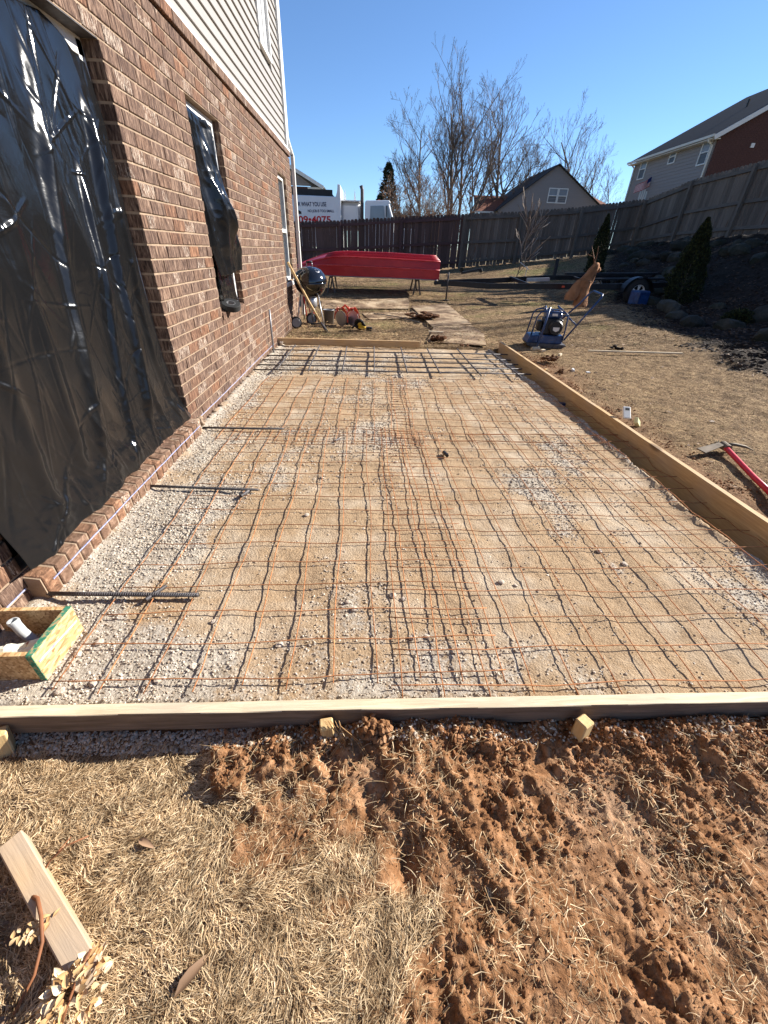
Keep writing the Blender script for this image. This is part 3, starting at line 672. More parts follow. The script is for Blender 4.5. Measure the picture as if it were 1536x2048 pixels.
# siding
n_lap = 34; sx = -.05
stop = 0
upw = (7.60, 8.22, 3.47, 4.9)
for k in range(n_lap):
    z = 2.648 + k * .102
    segs = [(YN, 9.03)] if z + .1 < upw[2] - .03 or z > upw[3] + .05 else [(YN, upw[0] - .05), (upw[1] + .05, 9.03)]
    for (a, b) in segs:
        mb = MB(); mb.prism([(sx - .006, a, z + .104), (sx + .014, a, z), (sx + .014, a, z - .004), (sx - .02, a, z - .004), (sx - .02, a, z + .104)], (0, b - a, 0))
        mb.build('siding_board', m_siding, house)
mb = MB(); mb.box((sx - .04, (YN + 9.03) / 2, 4.3), (.03, 9.03 - YN, 3.5)); mb.box((-1.6, 9.0, 4.3), (3.0, .06, 3.5)); mb.build('siding_backing', m_siding, house)
mb = MB(); mb.box((-.012, (YN + 9.06) / 2, 2.618), (.062, 9.06 - YN, .034)); mb.build('starter_trim', m_white, house, bevel=.003)
mb = MB(); mb.box((sx + .005, 9.045, 4.33), (.07, .075, 3.4)); mb.build('corner_trim', m_white, house, bevel=.004)
# upstairs window
def frame(x, y0, y1, z0, z1, t, d, name, mat, par):
    mb = MB(); mb.box((x, y0 + t/2, (z0+z1)/2), (d, t, z1 - z0)); mb.box((x, y1 - t/2, (z0+z1)/2), (d, t, z1 - z0))
    mb.box((x, (y0+y1)/2, z0 + t/2), (d * .98, y1 - y0 - 2*t, t)); mb.box((x, (y0+y1)/2, z1 - t/2), (d * .98, y1 - y0 - 2*t, t)); return mb.build(name, mat, par, bevel=.002)
wn = frame(sx + .005, upw[0] - .05, upw[1] + .05, upw[2] - .05, upw[3], .05, .05, 'window', m_white, house)
mb = MB(); mb.box((sx - .012, (upw[0] + upw[1]) / 2, 4.18), (.006, .6, 1.4)); mb.build('pane', m_blind, wn)
mb = MB(); mb.box((sx - .004, 7.98, 4.18), (.012, .012, 1.4)); mb.build('sash_bar', m_white, wn)
# far ground floor window (white sash) and the second one behind plastic
for (y0, y1, z0, z1, kk) in ((4.24, 5.04, .735, 2.206, 0), (7.79, 8.51, .765, 2.206, 1)):
    fx = -.082 if kk == 0 else -.07
    wn = frame(fx, y0, y1, z0 + .01, z1 - .002, .05, .045, 'window', m_white, house)
    mb = MB(); zm = (z0 + z1) / 2; mb.box((fx + .006, (y0 + y1) / 2, zm), (.045, y1 - y0 - .1, .05)); mb.build('sash_rail', m_white, wn)
    for (a, b) in ((z0 + .06, zm - .025), (zm + .025, z1 - .052)):
        mb = MB(); mb.box((fx - .012, (y0 + y1) / 2, (a + b) / 2), (.006, y1 - y0 - .1, b - a)); mb.build('pane', m_glass, wn)
    mb = MB(); mb.prism([(.012, y0 - .0, z0 - .07), (.012, y0, z0 - .01), (-.1, y0, z0 + .012), (-.1, y0, z0 - .07)], (0, y1 - y0, 0)); mb.build('sill', m_brick if kk == 0 else m_white, wn, bevel=.003)
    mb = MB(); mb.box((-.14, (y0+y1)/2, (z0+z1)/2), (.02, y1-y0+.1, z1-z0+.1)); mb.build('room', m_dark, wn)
# wide door opening: frame pieces behind the plastic
mb = MB(); mb.box((-.105, 3.03, 1.12), (.03, .055, 1.98)); mb.box((-.105, 1.30, 1.12), (.03, .055, 1.98)); mb.box((-.105, 2.165, 2.085), (.03, 1.78, .075)); dr = mb.build('door_frame', m_white, house, bevel=.002)
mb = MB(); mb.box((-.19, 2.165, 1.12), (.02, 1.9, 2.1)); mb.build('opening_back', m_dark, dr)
mb = MB()
for (a, b) in ((1.5, 1.62), (1.9, 2.0), (2.05, 2.75)): mb.box((-.068, (a + b) / 2, .1435), (.03, b - a, .012))
mb.build('threshold_flashing', m_white, dr)
# steel lintel edge over the wide opening
mb = MB(); mb.box((-.05, 2.165, 2.1235), (.085, 1.79, .005)); mb.build('lintel', m_rebar, house)
# downspout
dsp = MB(); yy = 9.115
dsp.beam((-.027, yy, 5.9), (-.027, yy, 2.78), .055, .075, up=(0, 1, 0)); dsp.beam((-.027, yy, 2.8), (.045, yy, 2.56), .055, .075, up=(0, 1, 0)); dsp.beam((.045, yy, 2.58), (.045, yy, .12), .055, .075, up=(0, 1, 0))
dsp.build('downspout', m_offwhite, house, bevel=.004)
mb = MB(); mb.box((.045, yy, 1.5), (.062, .09, .03)); mb.box((-.027, yy, 2.79), (.062, .09, .03)); mb.build('downspout_strap', m_white, house)
# house body so that it has depth
mb = MB(); mb.box((-3.5, (YN + 9.0) / 2, 1.2), (.1, 9.0 - YN, 2.8)); mb.box((-1.75, YN + .05, 3), (3.4, .1, 6)); mb.box((-3.5, (YN+9)/2, 4.3), (.1, 9 - YN, 3.5)); mb.build('rear_wall', m_siding, house)
mb = MB(); mb.box((-1.75, (YN + 9.0) / 2, 6.08), (4.1, 9.6 - YN, .12)); mb.build('soffit', m_white, house)

# ------------------------------------------------------------------ black plastic over the wide opening
def poly_sheet(name, label, prof, nu, nv, disp, loc):
    """prof(t) -> (left pt, right pt) arrays for t from bottom 0 to top 1; disp(u, t, y, z) outward push in x"""
    us = np.linspace(0, 1, nu); ts = np.linspace(0, 1, nv); U, T = np.meshgrid(us, ts)
    Lp, Rp = prof(T); P = Lp * (1 - U[..., None]) + Rp * U[..., None]
    P[..., 0] += disp(U, T, P[..., 1], P[..., 2]); P = P - np.array(loc)
    i = np.arange(nu * nv).reshape(nv, nu); F = np.c_[i[:-1, :-1].ravel(), i[:-1, 1:].ravel(), i[1:, 1:].ravel(), i[1:, :-1].ravel()]
    o = npmesh(name, P.reshape(-1, 3), F, m_poly, None, True); o.location = loc
    so_ = o.modifiers.new('thick', 'SOLIDIFY'); so_.thickness = .0006
    return setp(o, label, 'plastic sheet')
def interp3(T, ts, pts):
    pts = np.array(pts, float); return np.stack([np.interp(T, ts, pts[:, k]) for k in range(3)], -1)
def ridge(y, z, y0, y1, wd, h, za=0, zb=9):
    """fold whose crest runs from y0 at z=0.2 to y1 at z=2.1"""
    c = y0 + (y1 - y0) * (z - .2) / 1.9; return h * np.exp(-((y - c) / wd) ** 2) * smooth(za, za + .25, z) * (1 - smooth(zb - .3, zb, z))
def disp_a(U, T, y, z):
    d = .016 * (fbm(y * 2.2, z * 1.3, 120, 3) - .5) * 2
    for a in ((2.5, 2.92, .03, .042, .2, 2.0), (2.25, 2.8, .026, .03, .15, 1.7), (1.9, 2.55, .04, .03, .2, 2.1), (2.82, 2.97, .022, .02, .5, 1.6), (1.75, 2.1, .05, .02, .2, 2.2), (2.9, 2.75, .03, .02, .1, .8), (1.5, 1.75, .04, .018, .1, 1.8), (2.7, 2.4, .025, .018, .1, .7)):
        d += ridge(y, z, a[0], a[1], a[2], a[3], a[4], a[5])
    s = y * .8 + z * .6
    d += (ridged(y * 2.4 + z * .5, z * .9, 121, 2, .5) - .5) * .028
    d += (ridged(y * 6 + z * 3, z * 3 - y * 2, 122, 2, .5) - .5) * .006 * (.4 + smooth(.45, .0, T) * 1.5)
    rc = np.random.RandomState(77)
    for k in range(200):                                                # sharp creases, mostly running down
        yc, zc = rc.uniform(1.3, 3.05), rc.uniform(.15, 2.1); an = rc.normal(1.45, .35) if rc.rand() < .7 else rc.uniform(0, 3.14); L = rc.uniform(.05, .4); wd = rc.uniform(.006, .018)
        a = (y - yc) * math.cos(an) + (z - zc) * math.sin(an); b = -(y - yc) * math.sin(an) + (z - zc) * math.cos(an) + .15 * a * a * rc.normal()
        d += rc.uniform(.0015, .006) * np.clip(1 - abs(b) / wd, 0, 1) * np.clip(1 - (a / L) ** 2, 0, 1) * rc.choice([-1, 1, 1])
    low = 1 - smooth(.2, .55, z)                                       # gathered and crumpled towards the sill
    d += low * (ridged(y * 7 + z * 5, z * 6, 125, 3, .5) - .5) * .02
    edge = np.minimum(U, 1 - U); return d * smooth(0, .05, edge) + .004
def prof_a(T):
    T = T
    L_ = interp3(T, [0, .1, .5, 1], [(-1.352, 1.235, .165), (-1.366, 1.24, .38), (-1.366, 1.26, 1.2), (-1.43, 1.275, 2.115)])
    R_ = interp3(T, [0, .08, .25, .5, .75, .88, 1], [(-1.405, 3.075, .142), (-1.425, 3.045, .27), (-1.44, 2.99, .6), (-1.445, 2.975, 1.1), (-1.45, 3.02, 1.6), (-1.455, 3.035, 1.85), (-1.46, 3.0, 2.115)])
    # sag of the top edge, ragged bottom edge lying on the sill
    return L_, R_
def disp_full(U, T, y, z):
    d = disp_a(U, T, y, z); d += .035 * (1 - smooth(.0, .13, T)) * (1 - .3 * U); return d
plastic = poly_sheet('plastic_sheet', 'large black plastic sheet draped over the wide doorway nearest the camera', prof_a, 340, 400, disp_full, (-1.4, 2.1, .15))
me = plastic.data
co = np.empty(len(me.vertices) * 3, np.float32); me.vertices.foreach_get('co', co); co = co.reshape(-1, 3)
U = np.tile(np.linspace(0, 1, 340), 400); T = np.repeat(np.linspace(0, 1, 400), 340)
sag = (.012 + .035 * np.abs(np.sin(U * 7.5)) + .05 * smooth(.86, 1, U)); co[:, 2] -= sag * T ** 6
co[:, 2] += (fbm(U * 14, U * 0 + .3, 130, 3) - .5) * .055 * (1 - T) ** 8
me.vertices.foreach_set('co', co.ravel()); me.update()
# second sheet, gathered, over the narrow window
def prof_b(T):
    L_ = interp3(T, [0, .2, .6, 1], [(-1.385, 4.36, 1.02), (-1.405, 4.27, 1.25), (-1.42, 4.25, 1.75), (-1.435, 4.25, 2.15)])
    R_ = interp3(T, [0, .12, .25, .5, .8, .93, 1], [(-1.36, 5.02, 1.05), (-1.35, 5.04, 1.2), (-1.355, 4.99, 1.34), (-1.38, 4.86, 1.55), (-1.41, 4.82, 1.88), (-1.43, 4.86, 2.06), (-1.44, 4.8, 2.10)])
    return L_, R_
def disp_b(U, T, y, z):
    d = .075 * np.exp(-((U - .55) / .25) ** 2 - ((T - .42) / .2) ** 2) + .05 * np.exp(-((U - .62) / .12) ** 2) * smooth(.1, .4, T) + .04 * np.exp(-((U - .3 - T * .2) / .08) ** 2) * (1 - smooth(.7, 1, T))
    d += (ridged(U * 2.6 + T, T * 1.6, 140, 3, .45) - .5) * .06 + (ridged(y * 7, z * 6, 141, 2) - .5) * .014
    return d * smooth(0, .06, np.minimum(U, 1 - U)) + .01
poly_sheet('plastic_sheet', 'crumpled black plastic sheet hanging from the narrow window, shiny and twisted', prof_b, 110, 170, disp_b, (-1.4, 4.6, 1.1))
def prof_c(T):
    L_ = interp3(T, [0, 1], [(-1.40, 4.42, .76), (-1.44, 4.36, 1.3)]); R_ = interp3(T, [0, .6, 1], [(-1.41, 4.9, .77), (-1.435, 4.86, 1.05), (-1.445, 4.78, 1.3)]); return L_, R_
poly_sheet('plastic_flap', 'flat lower flap of black plastic inside the narrow window above the tape roll', prof_c, 40, 60, lambda U, T, y, z: (ridged(y * 8, z * 5, 150, 3) - .5) * .02, (-1.4, 4.6, .8))
# roll of black tape on the sill
mb = MB(); mb.lathe([(.04, -.026), (.085, -.026), (.088, -.02), (.088, .02), (.085, .026), (.04, .026), (.038, 0), (.04, -.026)], (0, 0, 0), 32, (.18, -.3, .93))
o = mb.build('tape_roll', m_rubber, smooth=False, loc=(-1.345, 4.42, .772)); setp(o, 'roll of black tape lying on the sill of the narrow window', 'tape roll')
mb = MB(); mb.lathe([(.036, -.024), (.041, -.024), (.041, .027), (.036, .027), (.036, -.024)], (0, 0, 0), 24, (.18, -.3, .93)); mb.build('core', m_pipe, o)
# ------------------------------------------------------------------ formwork
def board(name, p, q, th, ht, mat, label, cat='form board', seg=26, wig=.0012, bev=.002):
    """plank on edge from p to q (top centre line), thickness th, height ht; ends square"""
    p = Vector(p); q = Vector(q); o_ = (p + q) / 2; d = q - p; L = d.length; rzv = math.atan2(d.y, d.x)
    mb = MB(); n = seg; r = np.random.RandomState(len(label)); pr = 6
    for i in range(n + 1):
        s = -L / 2 + L * i / n; w1, w2 = r.uniform(-wig, wig, 2)
        mb.v += [(s, -th/2 + w1, -ht), (s, th/2 + w1, -ht), (s, th/2 + w1, -bev), (s, th/2 - bev + w1, w2), (s, -th/2 + bev + w1, w2), (s, -th/2 + w1, -bev)]
    for i in range(n):
        for k in range(6): mb.f.append((i*6+k, i*6+(k+1) % 6, (i+1)*6+(k+1) % 6, (i+1)*6+k)); mb.mi.append(0)
    mb.f += [tuple(range(6))[::-1], tuple(n*6+k for k in range(6))]; mb.mi += [0, 0]
    ob = mb.build(name, mat, None, loc=o_); ob.rotation_euler = (0, -math.atan2(d.z, math.hypot(d.x, d.y)), rzv)
    return setp(ob, label, cat)
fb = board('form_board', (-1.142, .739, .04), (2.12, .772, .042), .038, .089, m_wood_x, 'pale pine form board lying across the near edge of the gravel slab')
_m = fb.data; _m.materials.append(m_wood_front)
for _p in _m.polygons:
    if _p.normal.y < -.7: _p.material_index = 1  # only the front face takes the darker brown wood
rbd = board('form_board', (2.058, 6.66, .125), (2.155, 1.2, .118), .038, .25, m_wood_x, 'long golden plank standing on edge down the right side of the slab')
fbd = board('form_board', (-1.385, 6.585, .108), (.782, 6.625, .108), .038, .085, m_wood_x, 'short knotty form board across the far end of the slab beyond the rebar')
m_form = wood('golden_form_board', (1, 16, 16), (.38, .23, .1), (.62, .42, .21), knots=True, grey=.3)
for o in (rbd, fbd): o.data.materials[0] = m_form
# second length behind the joint of the near board is one piece; dried soil crumbs on top of it
def stake(x, y, zt, rz, tilt, s, label, mat=m_wood_z, L=.3):
    mb = MB(); mb.box((0, 0, -L / 2), (s[0], s[1], L)); ob = mb.build('wooden_stake', mat, None, bevel=.004, loc=(x, y, zt)); ob.rotation_euler = (tilt[0], tilt[1], rz)
    return setp(ob, label, 'stake')
stake(.706, .697, .026, R(28), (R(-4), R(3)), (.044, .04), 'square golden stake driven in front of the near board, right of centre')
stake(-.122, .698, .022, R(8), (R(8), R(-3)), (.042, .038), 'pale split stake with straw roots caught over it, middle of the near board')
stake(-1.118, .692, .008, R(30), (R(-6), R(6)), (.05, .038), 'yellow stake end at the left edge by the end of the near board')
stake(2.225, 3.16, .15, R(-40), (R(55), R(-20)), (.03, .05), 'pale yellow offcut lying beside the white digital level', m_paleyellow, .11)
stake(2.16, 5.0, .118, R(10), (0, 0), (.038, .038), 'small square stake head touching the outer face of the long right board')
# soil cake clinging to the front board
rgc = np.random.RandomState(21)
mb = MB()
for k in range(120): a = rgc.normal(0, .022, 3); mb.rock((a[0], a[1] * .5, a[2] * .8), (.011, .01, .01), rgc, 1, .4)
setp(mb.build('clay_lump', m_soil, None, loc=(.032, .693, -.005)), 'crumbly red clay lump heaped against the near form board beside the split stake', 'clay lump')
mb = MB()
for k in range(5): mb.rock(tuple(rgc.normal(0, .012, 3)), (.026, .018, .014), rgc, 2, .2)
setp(mb.build('stone', m_concrete, None, loc=(-1.32, 6.5, .05)), 'rough stone crumb wedged at the house end of the far form board', 'stone')

# ------------------------------------------------------------------ wire mesh sheets
rgm = np.random.RandomState(33)
def mesh_sheet(label, x0, y0, nx, ny, rot, lift, seed, tail=.05, curl=0, skipx=()):
    t = thing('wire_mesh_sheet', label, 'wire mesh', (x0, y0, 0), R(rot), 'rusty mesh sheets laid over the gravel'); P = .1524
    c, s = math.cos(R(rot)), math.sin(R(rot))
    def zz(x, y):
        X = x0 + x * c - y * s; Y = y0 + x * s + y * c
        z = bed_z(np.minimum(X, 1.95), Y)
        b = lift * (.25 + .75 * fbm(X * 2.1, Y * 2.1, seed, 2))
        return np.maximum(z, -.02) * .75 + .007 + b
    w = (nx - 1) * P; h = (ny - 1) * P
    def wire(x, y, z): MB().tube(list(zip(x, y, z)), .0022, 5).build('wire', m_rust, t, smooth=True)
    for i in range(nx):
        ph = rgm.uniform(0, 6.28); y = np.linspace(-tail * rgm.uniform(.3, 1), h + tail * rgm.uniform(.3, 1.4), int(h / .08))
        x = i * P + .006 * np.sin(y * 6 + ph) + .022 * (fbm(y * 1.1 + i * .16, y * 0 + seed + .5, seed, 2) - .5)
        wire(x, y, zz(x, y) + .0022 * np.sin(y * 41 + ph))
    for j in range(ny):
        ph = rgm.uniform(0, 6.28); x = np.linspace(-tail * rgm.uniform(.1, .6), w + tail * rgm.uniform(.2, 1), int(w / .08))
        y = j * P + .005 * np.sin(x * 3.5 + ph) + .004 * np.sin(x * 9 + 2 * ph)
        wire(x, y, zz(x, y) + .0034 + .0015 * np.sin(x * 41 + ph))
    return t
mesh_sheet('rusty wire mesh sheet nearest the camera, its left corner by the wooden box', -1.035, .855, 11, 16, 1.2, .013, 2)
mesh_sheet('rusty wire mesh sheet at the near right, overlapping its left neighbour in the middle', .125, .83, 14, 16, .6, .011, 5, .08)
mesh_sheet('rusty wire mesh sheet in the far left half, tucked up to the house wall', -1.17, 2.93, 11, 13, -.6, .01, 9)
mesh_sheet('rusty wire mesh sheet far right, its wire ends sticking over the trench', .24, 3.0, 13, 13, -1.0, .011, 12, .09)
# ------------------------------------------------------------------ rebar
def bar_pts(p, q, r, n=5, sag=.004):
    p = Vector(p); q = Vector(q); return [p.lerp(q, i / n) + Vector((0, rgm.uniform(-1, 1) * sag, rgm.uniform(-1, 1) * sag)) for i in range(n + 1)]
t = thing('rebar_grid', 'grey rebar grid tied across the far end of the slab', 'rebar grid', (.3, 5.6, 0))
for (y, z) in ((5.0, .035), (5.24, .035), (5.49, .036), (5.76, .036), (6.08, .04)):
    MB().tube(bar_pts((-1.67, y - 5.6 - .03 + .0, z), (1.72 + rgm.uniform(-.05, .02), y - 5.6 + .07, z), .006), .0085, 7).build('bar', m_rebar, t, smooth=True)
for (a, b) in ((-1.085, -1.09), (-.715, -.735), (-.315, -.33), (.065, .075), (.46, .476), (.855, .87), (1.345, 1.325), (1.81, 1.80)):
    MB().tube(bar_pts((a - .3, 4.88 - 5.6 + rgm.uniform(-.04, .06), .05), (b - .3, 6.38 - 5.6, .052), .006), .0085, 7).build('bar', m_rebar, t, smooth=True)
mb = MB()
for yy in (5.0, 5.24, 5.49, 5.76, 6.08):
    for xx in (-1.085, -.715, -.315, .065, .46, .855, 1.345, 1.81): mb.tube([(xx - .3 - .012, yy - 5.6, .045), (xx - .3, yy - 5.6 + .012, .062), (xx - .3 + .012, yy - 5.6, .045)], .0015, 4)
mb.build('tie_wire', m_rebar, t).__setitem__('kind', 'stuff')
def dowel(x0, x1, y0, y1, r, label):
    t = thing('rebar_dowel', label, 'rebar', ((x0 + x1) / 2, (y0 + y1) / 2, .012 + r)); L = math.hypot(x1 - x0, y1 - y0); t.rotation_euler = (0, 0, math.atan2(y1 - y0, x1 - x0))
    MB().tube([(-L/2, 0, .006), (-L/6, 0, .003), (L/6, 0, 0), (L/2, 0, .001)], r, 10).build('bar', m_rebar, t, smooth=True)
    mb = MB(); s = -L/2 + .01
    while s < L/2:
        mb.lathe([(r, -.0016), (r * 1.22, 0), (r, .0016)], (s, 0, .003), 8, (1, 0, .35)); s += .0095
    mb.build('ribs', m_rebar, t).__setitem__('kind', 'stuff')
dowel(-1.33, -.712, 1.262, 1.258, .0085, 'ribbed black rebar dowel nearest the camera, out of the wall above the wooden box')
dowel(-1.325, -.665, 2.178, 2.152, .0075, 'ribbed black rebar dowel out of the sill, second from the camera')
dowel(-1.335, -.69, 3.135, 3.15, .0075, 'ribbed rebar dowel furthest from the camera, where the sill meets the brick wall')
def stub(x, y, rz, L, r, mat, label, nm='pipe_offcut', cat='pipe offcut', z=.018):
    mb = MB(); mb.tube([(-L/2, 0, 0), (L/2, 0, 0)], r, 12); o = mb.build(nm, mat, None, smooth=False, loc=(x, y, z)); o.rotation_euler = (0, R(4), R(rz)); return setp(o, label, cat)
stub(-.895, 1.275, 64, .10, .0085, m_rebar, 'short grey bar offcut crossing under the nearest dowel')
stub(-.735, 2.115, 70, .09, .01, m_rebar, 'short dark bar offcut by the end of the second dowel')
stub(.575, 2.72, 100, .075, .013, m_blacksteel, 'black plastic offcut standing among the wires in the middle of the slab')
stub(-.24, 2.95, 60, .06, .008, m_rebar, 'tiny dark bar offcut near the mesh overlap, centre left')
# standing conduit by the wall
mb = MB(); mb.tube([(0, 0, -.02), (0, .0, .30), (.004, 0, .56)], .0125, 12); setp(mb.build('steel_conduit', m_pipe, None, smooth=True, loc=(-1.335, 6.0, .0)), 'thin grey steel pipe standing upright against the brick wall by the rebar', 'pipe')
# blue block in the trench
mb = MB(); mb.box((0, 0, 0), (.07, .05, .045)); setp(mb.build('blue_block', m_bluepaint, None, bevel=.004, loc=(2.06, 4.15, -.05)), 'small blue plastic block down in the trench beside the long board', 'block')

# ------------------------------------------------------------------ box at the lower left with its pipe
t = thing('wooden_box', 'small chipboard box with green painted edges at the house end of the near board', 'box', (-1.2, .98, 0), R(1.5))
ht = .125; zt = .125
def plate(nm, p, q, th, mat=m_osb, par=t, top=zt, h=ht):
    mb = MB(); mb.beam((p[0], p[1], top - h/2), (q[0], q[1], top - h/2), th, h); return mb.build(nm, mat, par, bevel=.001)
pa = plate('side_panel', (.099, -.108), (.099, .112), .02)
plate('back_panel', (-.16, .103), (.089, .103), .018); plate('front_panel', (-.2, -.098), (.089, -.098), .018)
mb = MB(); mb.box((.0995, .002, zt + .0012), (.0195, .218, .0024)); mb.build('painted_edge', m_green, t)
mb = MB(); mb.box((.099, -.1093, zt - ht/2), (.019, .0022, ht)); mb.build('painted_edge', m_green, t)
mb = MB(); mb.box((.1098, 0, zt - .052), (.0012, .2, .006), (R(-7), 0, 0)); mb.build('chalk_line', m_chalk, t)
mb = MB(); mb.box((-.02, -.03, .012), (.17, .09, .012), (0, 0, R(20))); mb.build('wood_scrap', m_wood_x, t)
mb = MB(); pts = [(0, 0, .0), (.0, 0, .075)]; 
pv = thing('plastic_pipe', 'bent grey plastic pipe end sticking up out of the chipboard box', 'pipe', (-1.252, 1.022, .022))
mb = MB(); mb.tube([(.05, -.012, -.01), (.045, -.012, .01), (.03, -.01, .035), (.016, -.007, .058), (.008, -.004, .085), (0, 0, .105)], [.0165] * 5 + [.0175], 18, cap=False); mb.build('elbow', m_pvc, pv, smooth=True)
mb = MB(); mb.lathe([(.013, -.03), (.013, .0), (.0175, .0), (.0185, -.003), (.0185, -.012), (.0172, -.014)], (0, 0, .107), 20, (-.07, .03, 1)); mb.build('rim', m_pvc, pv, smooth=False)
mb = MB(); n = 14
for j in range(n + 1):
    for i in range(n + 1): u = i / n; v = j / n; mb.v.append((-.11 + .2 * u, -.045 + .085 * v, .004 + .03 * float(ridged(np.array([u * 3.]), np.array([v * 2.]), 160, 3)) + .02 * u))
mb.f = [(j*(n+1)+i, j*(n+1)+i+1, (j+1)*(n+1)+i+1, (j+1)*(n+1)+i) for j in range(n) for i in range(n)]; mb.mi = [0] * len(mb.f)
o = mb.build('paper_scrap', m_paper, None, loc=(-1.215, .925, .045)); o.rotation_euler = (R(6), R(-3), R(8)); setp(o, 'crumpled cream paper bag scrap with red print lying inside the chipboard box', 'paper')

# ------------------------------------------------------------------ lower left: timber offcut, dried plant, leaves
def sz(x, y): return float(soil_z(np.array([x]), np.array([y]))[0])
mb = MB(); mb.box((0, 0, 0), (.052, .41, .046)); o = mb.build('timber_offcut', m_wood_old, None, bevel=.003)
o.location = (-.742, .313, -.045); o.rotation_euler = (R(0), R(0), R(54)); setp(o, 'weathered timber offcut lying on the dead grass at the lower left', 'timber')
def leaf(mb, p, d, L, W, up, fold=.25, curl=.5):
    d = Vector(d).normalized(); s = d.cross(Vector(up)).normalized(); n = s.cross(d); p = Vector(p); b = len(mb.v)
    for i in range(5):
        u = i / 4; w_ = W * math.sin(math.pi * (u ** .8)) * .5 + .0004; c = p + d * L * u + n * (-curl * L * u * u)
        mb.v += [tuple(c - s * w_ + n * w_ * fold * 2), tuple(c), tuple(c + s * w_ + n * w_ * fold * 2)]
    for i in range(4):
        for k in range(2): mb.f.append((b+i*3+k, b+i*3+k+1, b+i*3+k+4, b+i*3+k+3)); mb.mi.append(0)
rgl = np.random.RandomState(44)
def leafset(name, parts, mat, par=None, loc=None):
    V = []; F = []; rn = []
    for mb in parts:
        b = len(V); V += mb.v; F += [tuple(b + i for i in f) for f in mb.f]; rn += [rgl.rand()] * len(mb.f)
    o = npmesh(name, np.array(V), np.array(F), mat, par, True, None, None, {'rnd': rn})
    if loc: o.location = loc
    return o
pl = thing('dried_plant', 'dried shrub with cream and tan leaf clusters in the lower left corner', 'dried plant', (-.68, .2, -.07))
stemp = [(-.12, .13, .03), (-.075, .115, .055), (-.045, .085, .06), (-.02, .045, .05), (-.015, .0, .03), (-.03, -.05, .01)]
MB().tube(stemp, [.0042, .0045, .0042, .0038, .0032, .0028], 8).build('stem', m_stem, pl, smooth=True)
MB().tube([(.095, .03, .06), (.092, .0, .062), (.088, -.04, .05), (.085, -.09, .03)], .003, 6).build('stem', m_stem, pl, smooth=True)
MB().tube([(-.14, .14, .0), (-.1, .19, .04), (-.07, .215, .055), (-.03, .235, .05)], .002, 6).build('stem', m_stem, pl, smooth=True)
MB().tube([(-.13, .11, .0), (-.1, .19, .04), (-.085, .24, .03)], .0016, 6).build('stem', m_stem, pl, smooth=True)
cl = []
for k in range(150):
    a = rgl.uniform(0, 6.28); r_ = .052 * math.sqrt(rgl.rand()); mb = MB(); c = (.088 + r_ * math.cos(a), -.03 + r_ * 1.25 * math.sin(a), .03 + .04 * (1 - (r_ / .055) ** 2) + rgl.uniform(-.01, .01))
    leaf(mb, c, (math.cos(a) + rgl.normal(0, .6), math.sin(a) + rgl.normal(0, .6), rgl.uniform(-.2, .9)), rgl.uniform(.013, .024), rgl.uniform(.008, .014), (0, 0, 1), .3, rgl.uniform(-.4, .6)); cl.append(mb)
leafset('leaf_cluster', cl, m_dryleaf, pl)
cl = []
for k in range(26):
    a = rgl.uniform(0, 6.28); mb = MB(); u = rgl.rand(); c = (-.035 - .03 * u + rgl.normal(0, .012), .07 - .02 * u + rgl.normal(0, .014), .05)
    leaf(mb, c, (math.cos(a), math.sin(a), rgl.uniform(-.1, .5)), rgl.uniform(.011, .018), rgl.uniform(.006, .009), (0, 0, 1), .2, .3); cl.append(mb)
leafset('leaf_cluster', cl, m_dryleaf, pl)
for k, (x, y, L, W, az, lab) in enumerate(((-.395, .165, .085, .022, 50, 'long curled ribbed brown leaf on the dead grass, lower left centre'), (-.60, .44, .05, .016, -20, 'curled reddish leaf on the grass above the timber offcut'), (-.785, .25, .032, .03, 130, 'crumpled pinkish leaf against the shaded side of the timber offcut'),
    (-.755, .12, .05, .036, 30, 'broad brown leaf at the left edge under the dried shrub stem'), (-.33, .07, .05, .03, -60, 'dull brown leaf in the grass near the bottom edge'), (-.24, .09, .03, .02, 200, 'small brown leaf right of the bottom dull leaf'),
    (-.7, .09, .05, .035, 80, 'brown leaf lying between the dried shrub and the left edge'))):
    mb = MB(); leaf(mb, (0, 0, 0), (math.cos(R(az)), math.sin(R(az)), .2), L, W, (0, 0, 1), .45, .35)
    o = leafset('fallen_leaf', [mb], m_brownleaf, None, (x, y, sz(x, y) + .012)); setp(o, lab, 'leaf')
lit = []
for k in range(90):
    x = rgl.uniform(-.95, -.6); y = rgl.uniform(.05, .34)
    if (x + .772) * .8 - (.338 - y) * -.6 > 0.02: continue
    mb = MB(); a = rgl.uniform(0, 6.28); leaf(mb, (x, y, sz(x, y) + .004), (math.cos(a), math.sin(a), rgl.uniform(-.1, .4)), rgl.uniform(.015, .035), rgl.uniform(.01, .022), (0, 0, 1), .4, .3); lit.append(mb)
o = leafset('leaf_litter', lit, m_brownleaf); setp(o, 'dark leaf litter between the timber offcut and the left edge', 'leaves', kind='stuff')
# twigs over the split stake
mb = MB()
for k in range(9):
    a = rgl.uniform(-.4, .4); mb.tube([(-.105 + a * .06, .70, .035), (-.095 + a * .05, .685, .03), (-.075 + a * .12 + k * .003, .66, -.01), (-.07 + a * .2, .63, -.035)], .0009, 4)
setp(mb.build('root_tangle', m_dryleaf, None), 'tangle of pale roots hanging over the split stake', 'roots')
# ------------------------------------------------------------------ yard things
rgy = np.random.RandomState(77)
def gz(x, y): return float(lawn_z(np.array([x]), np.array([y]))[0])
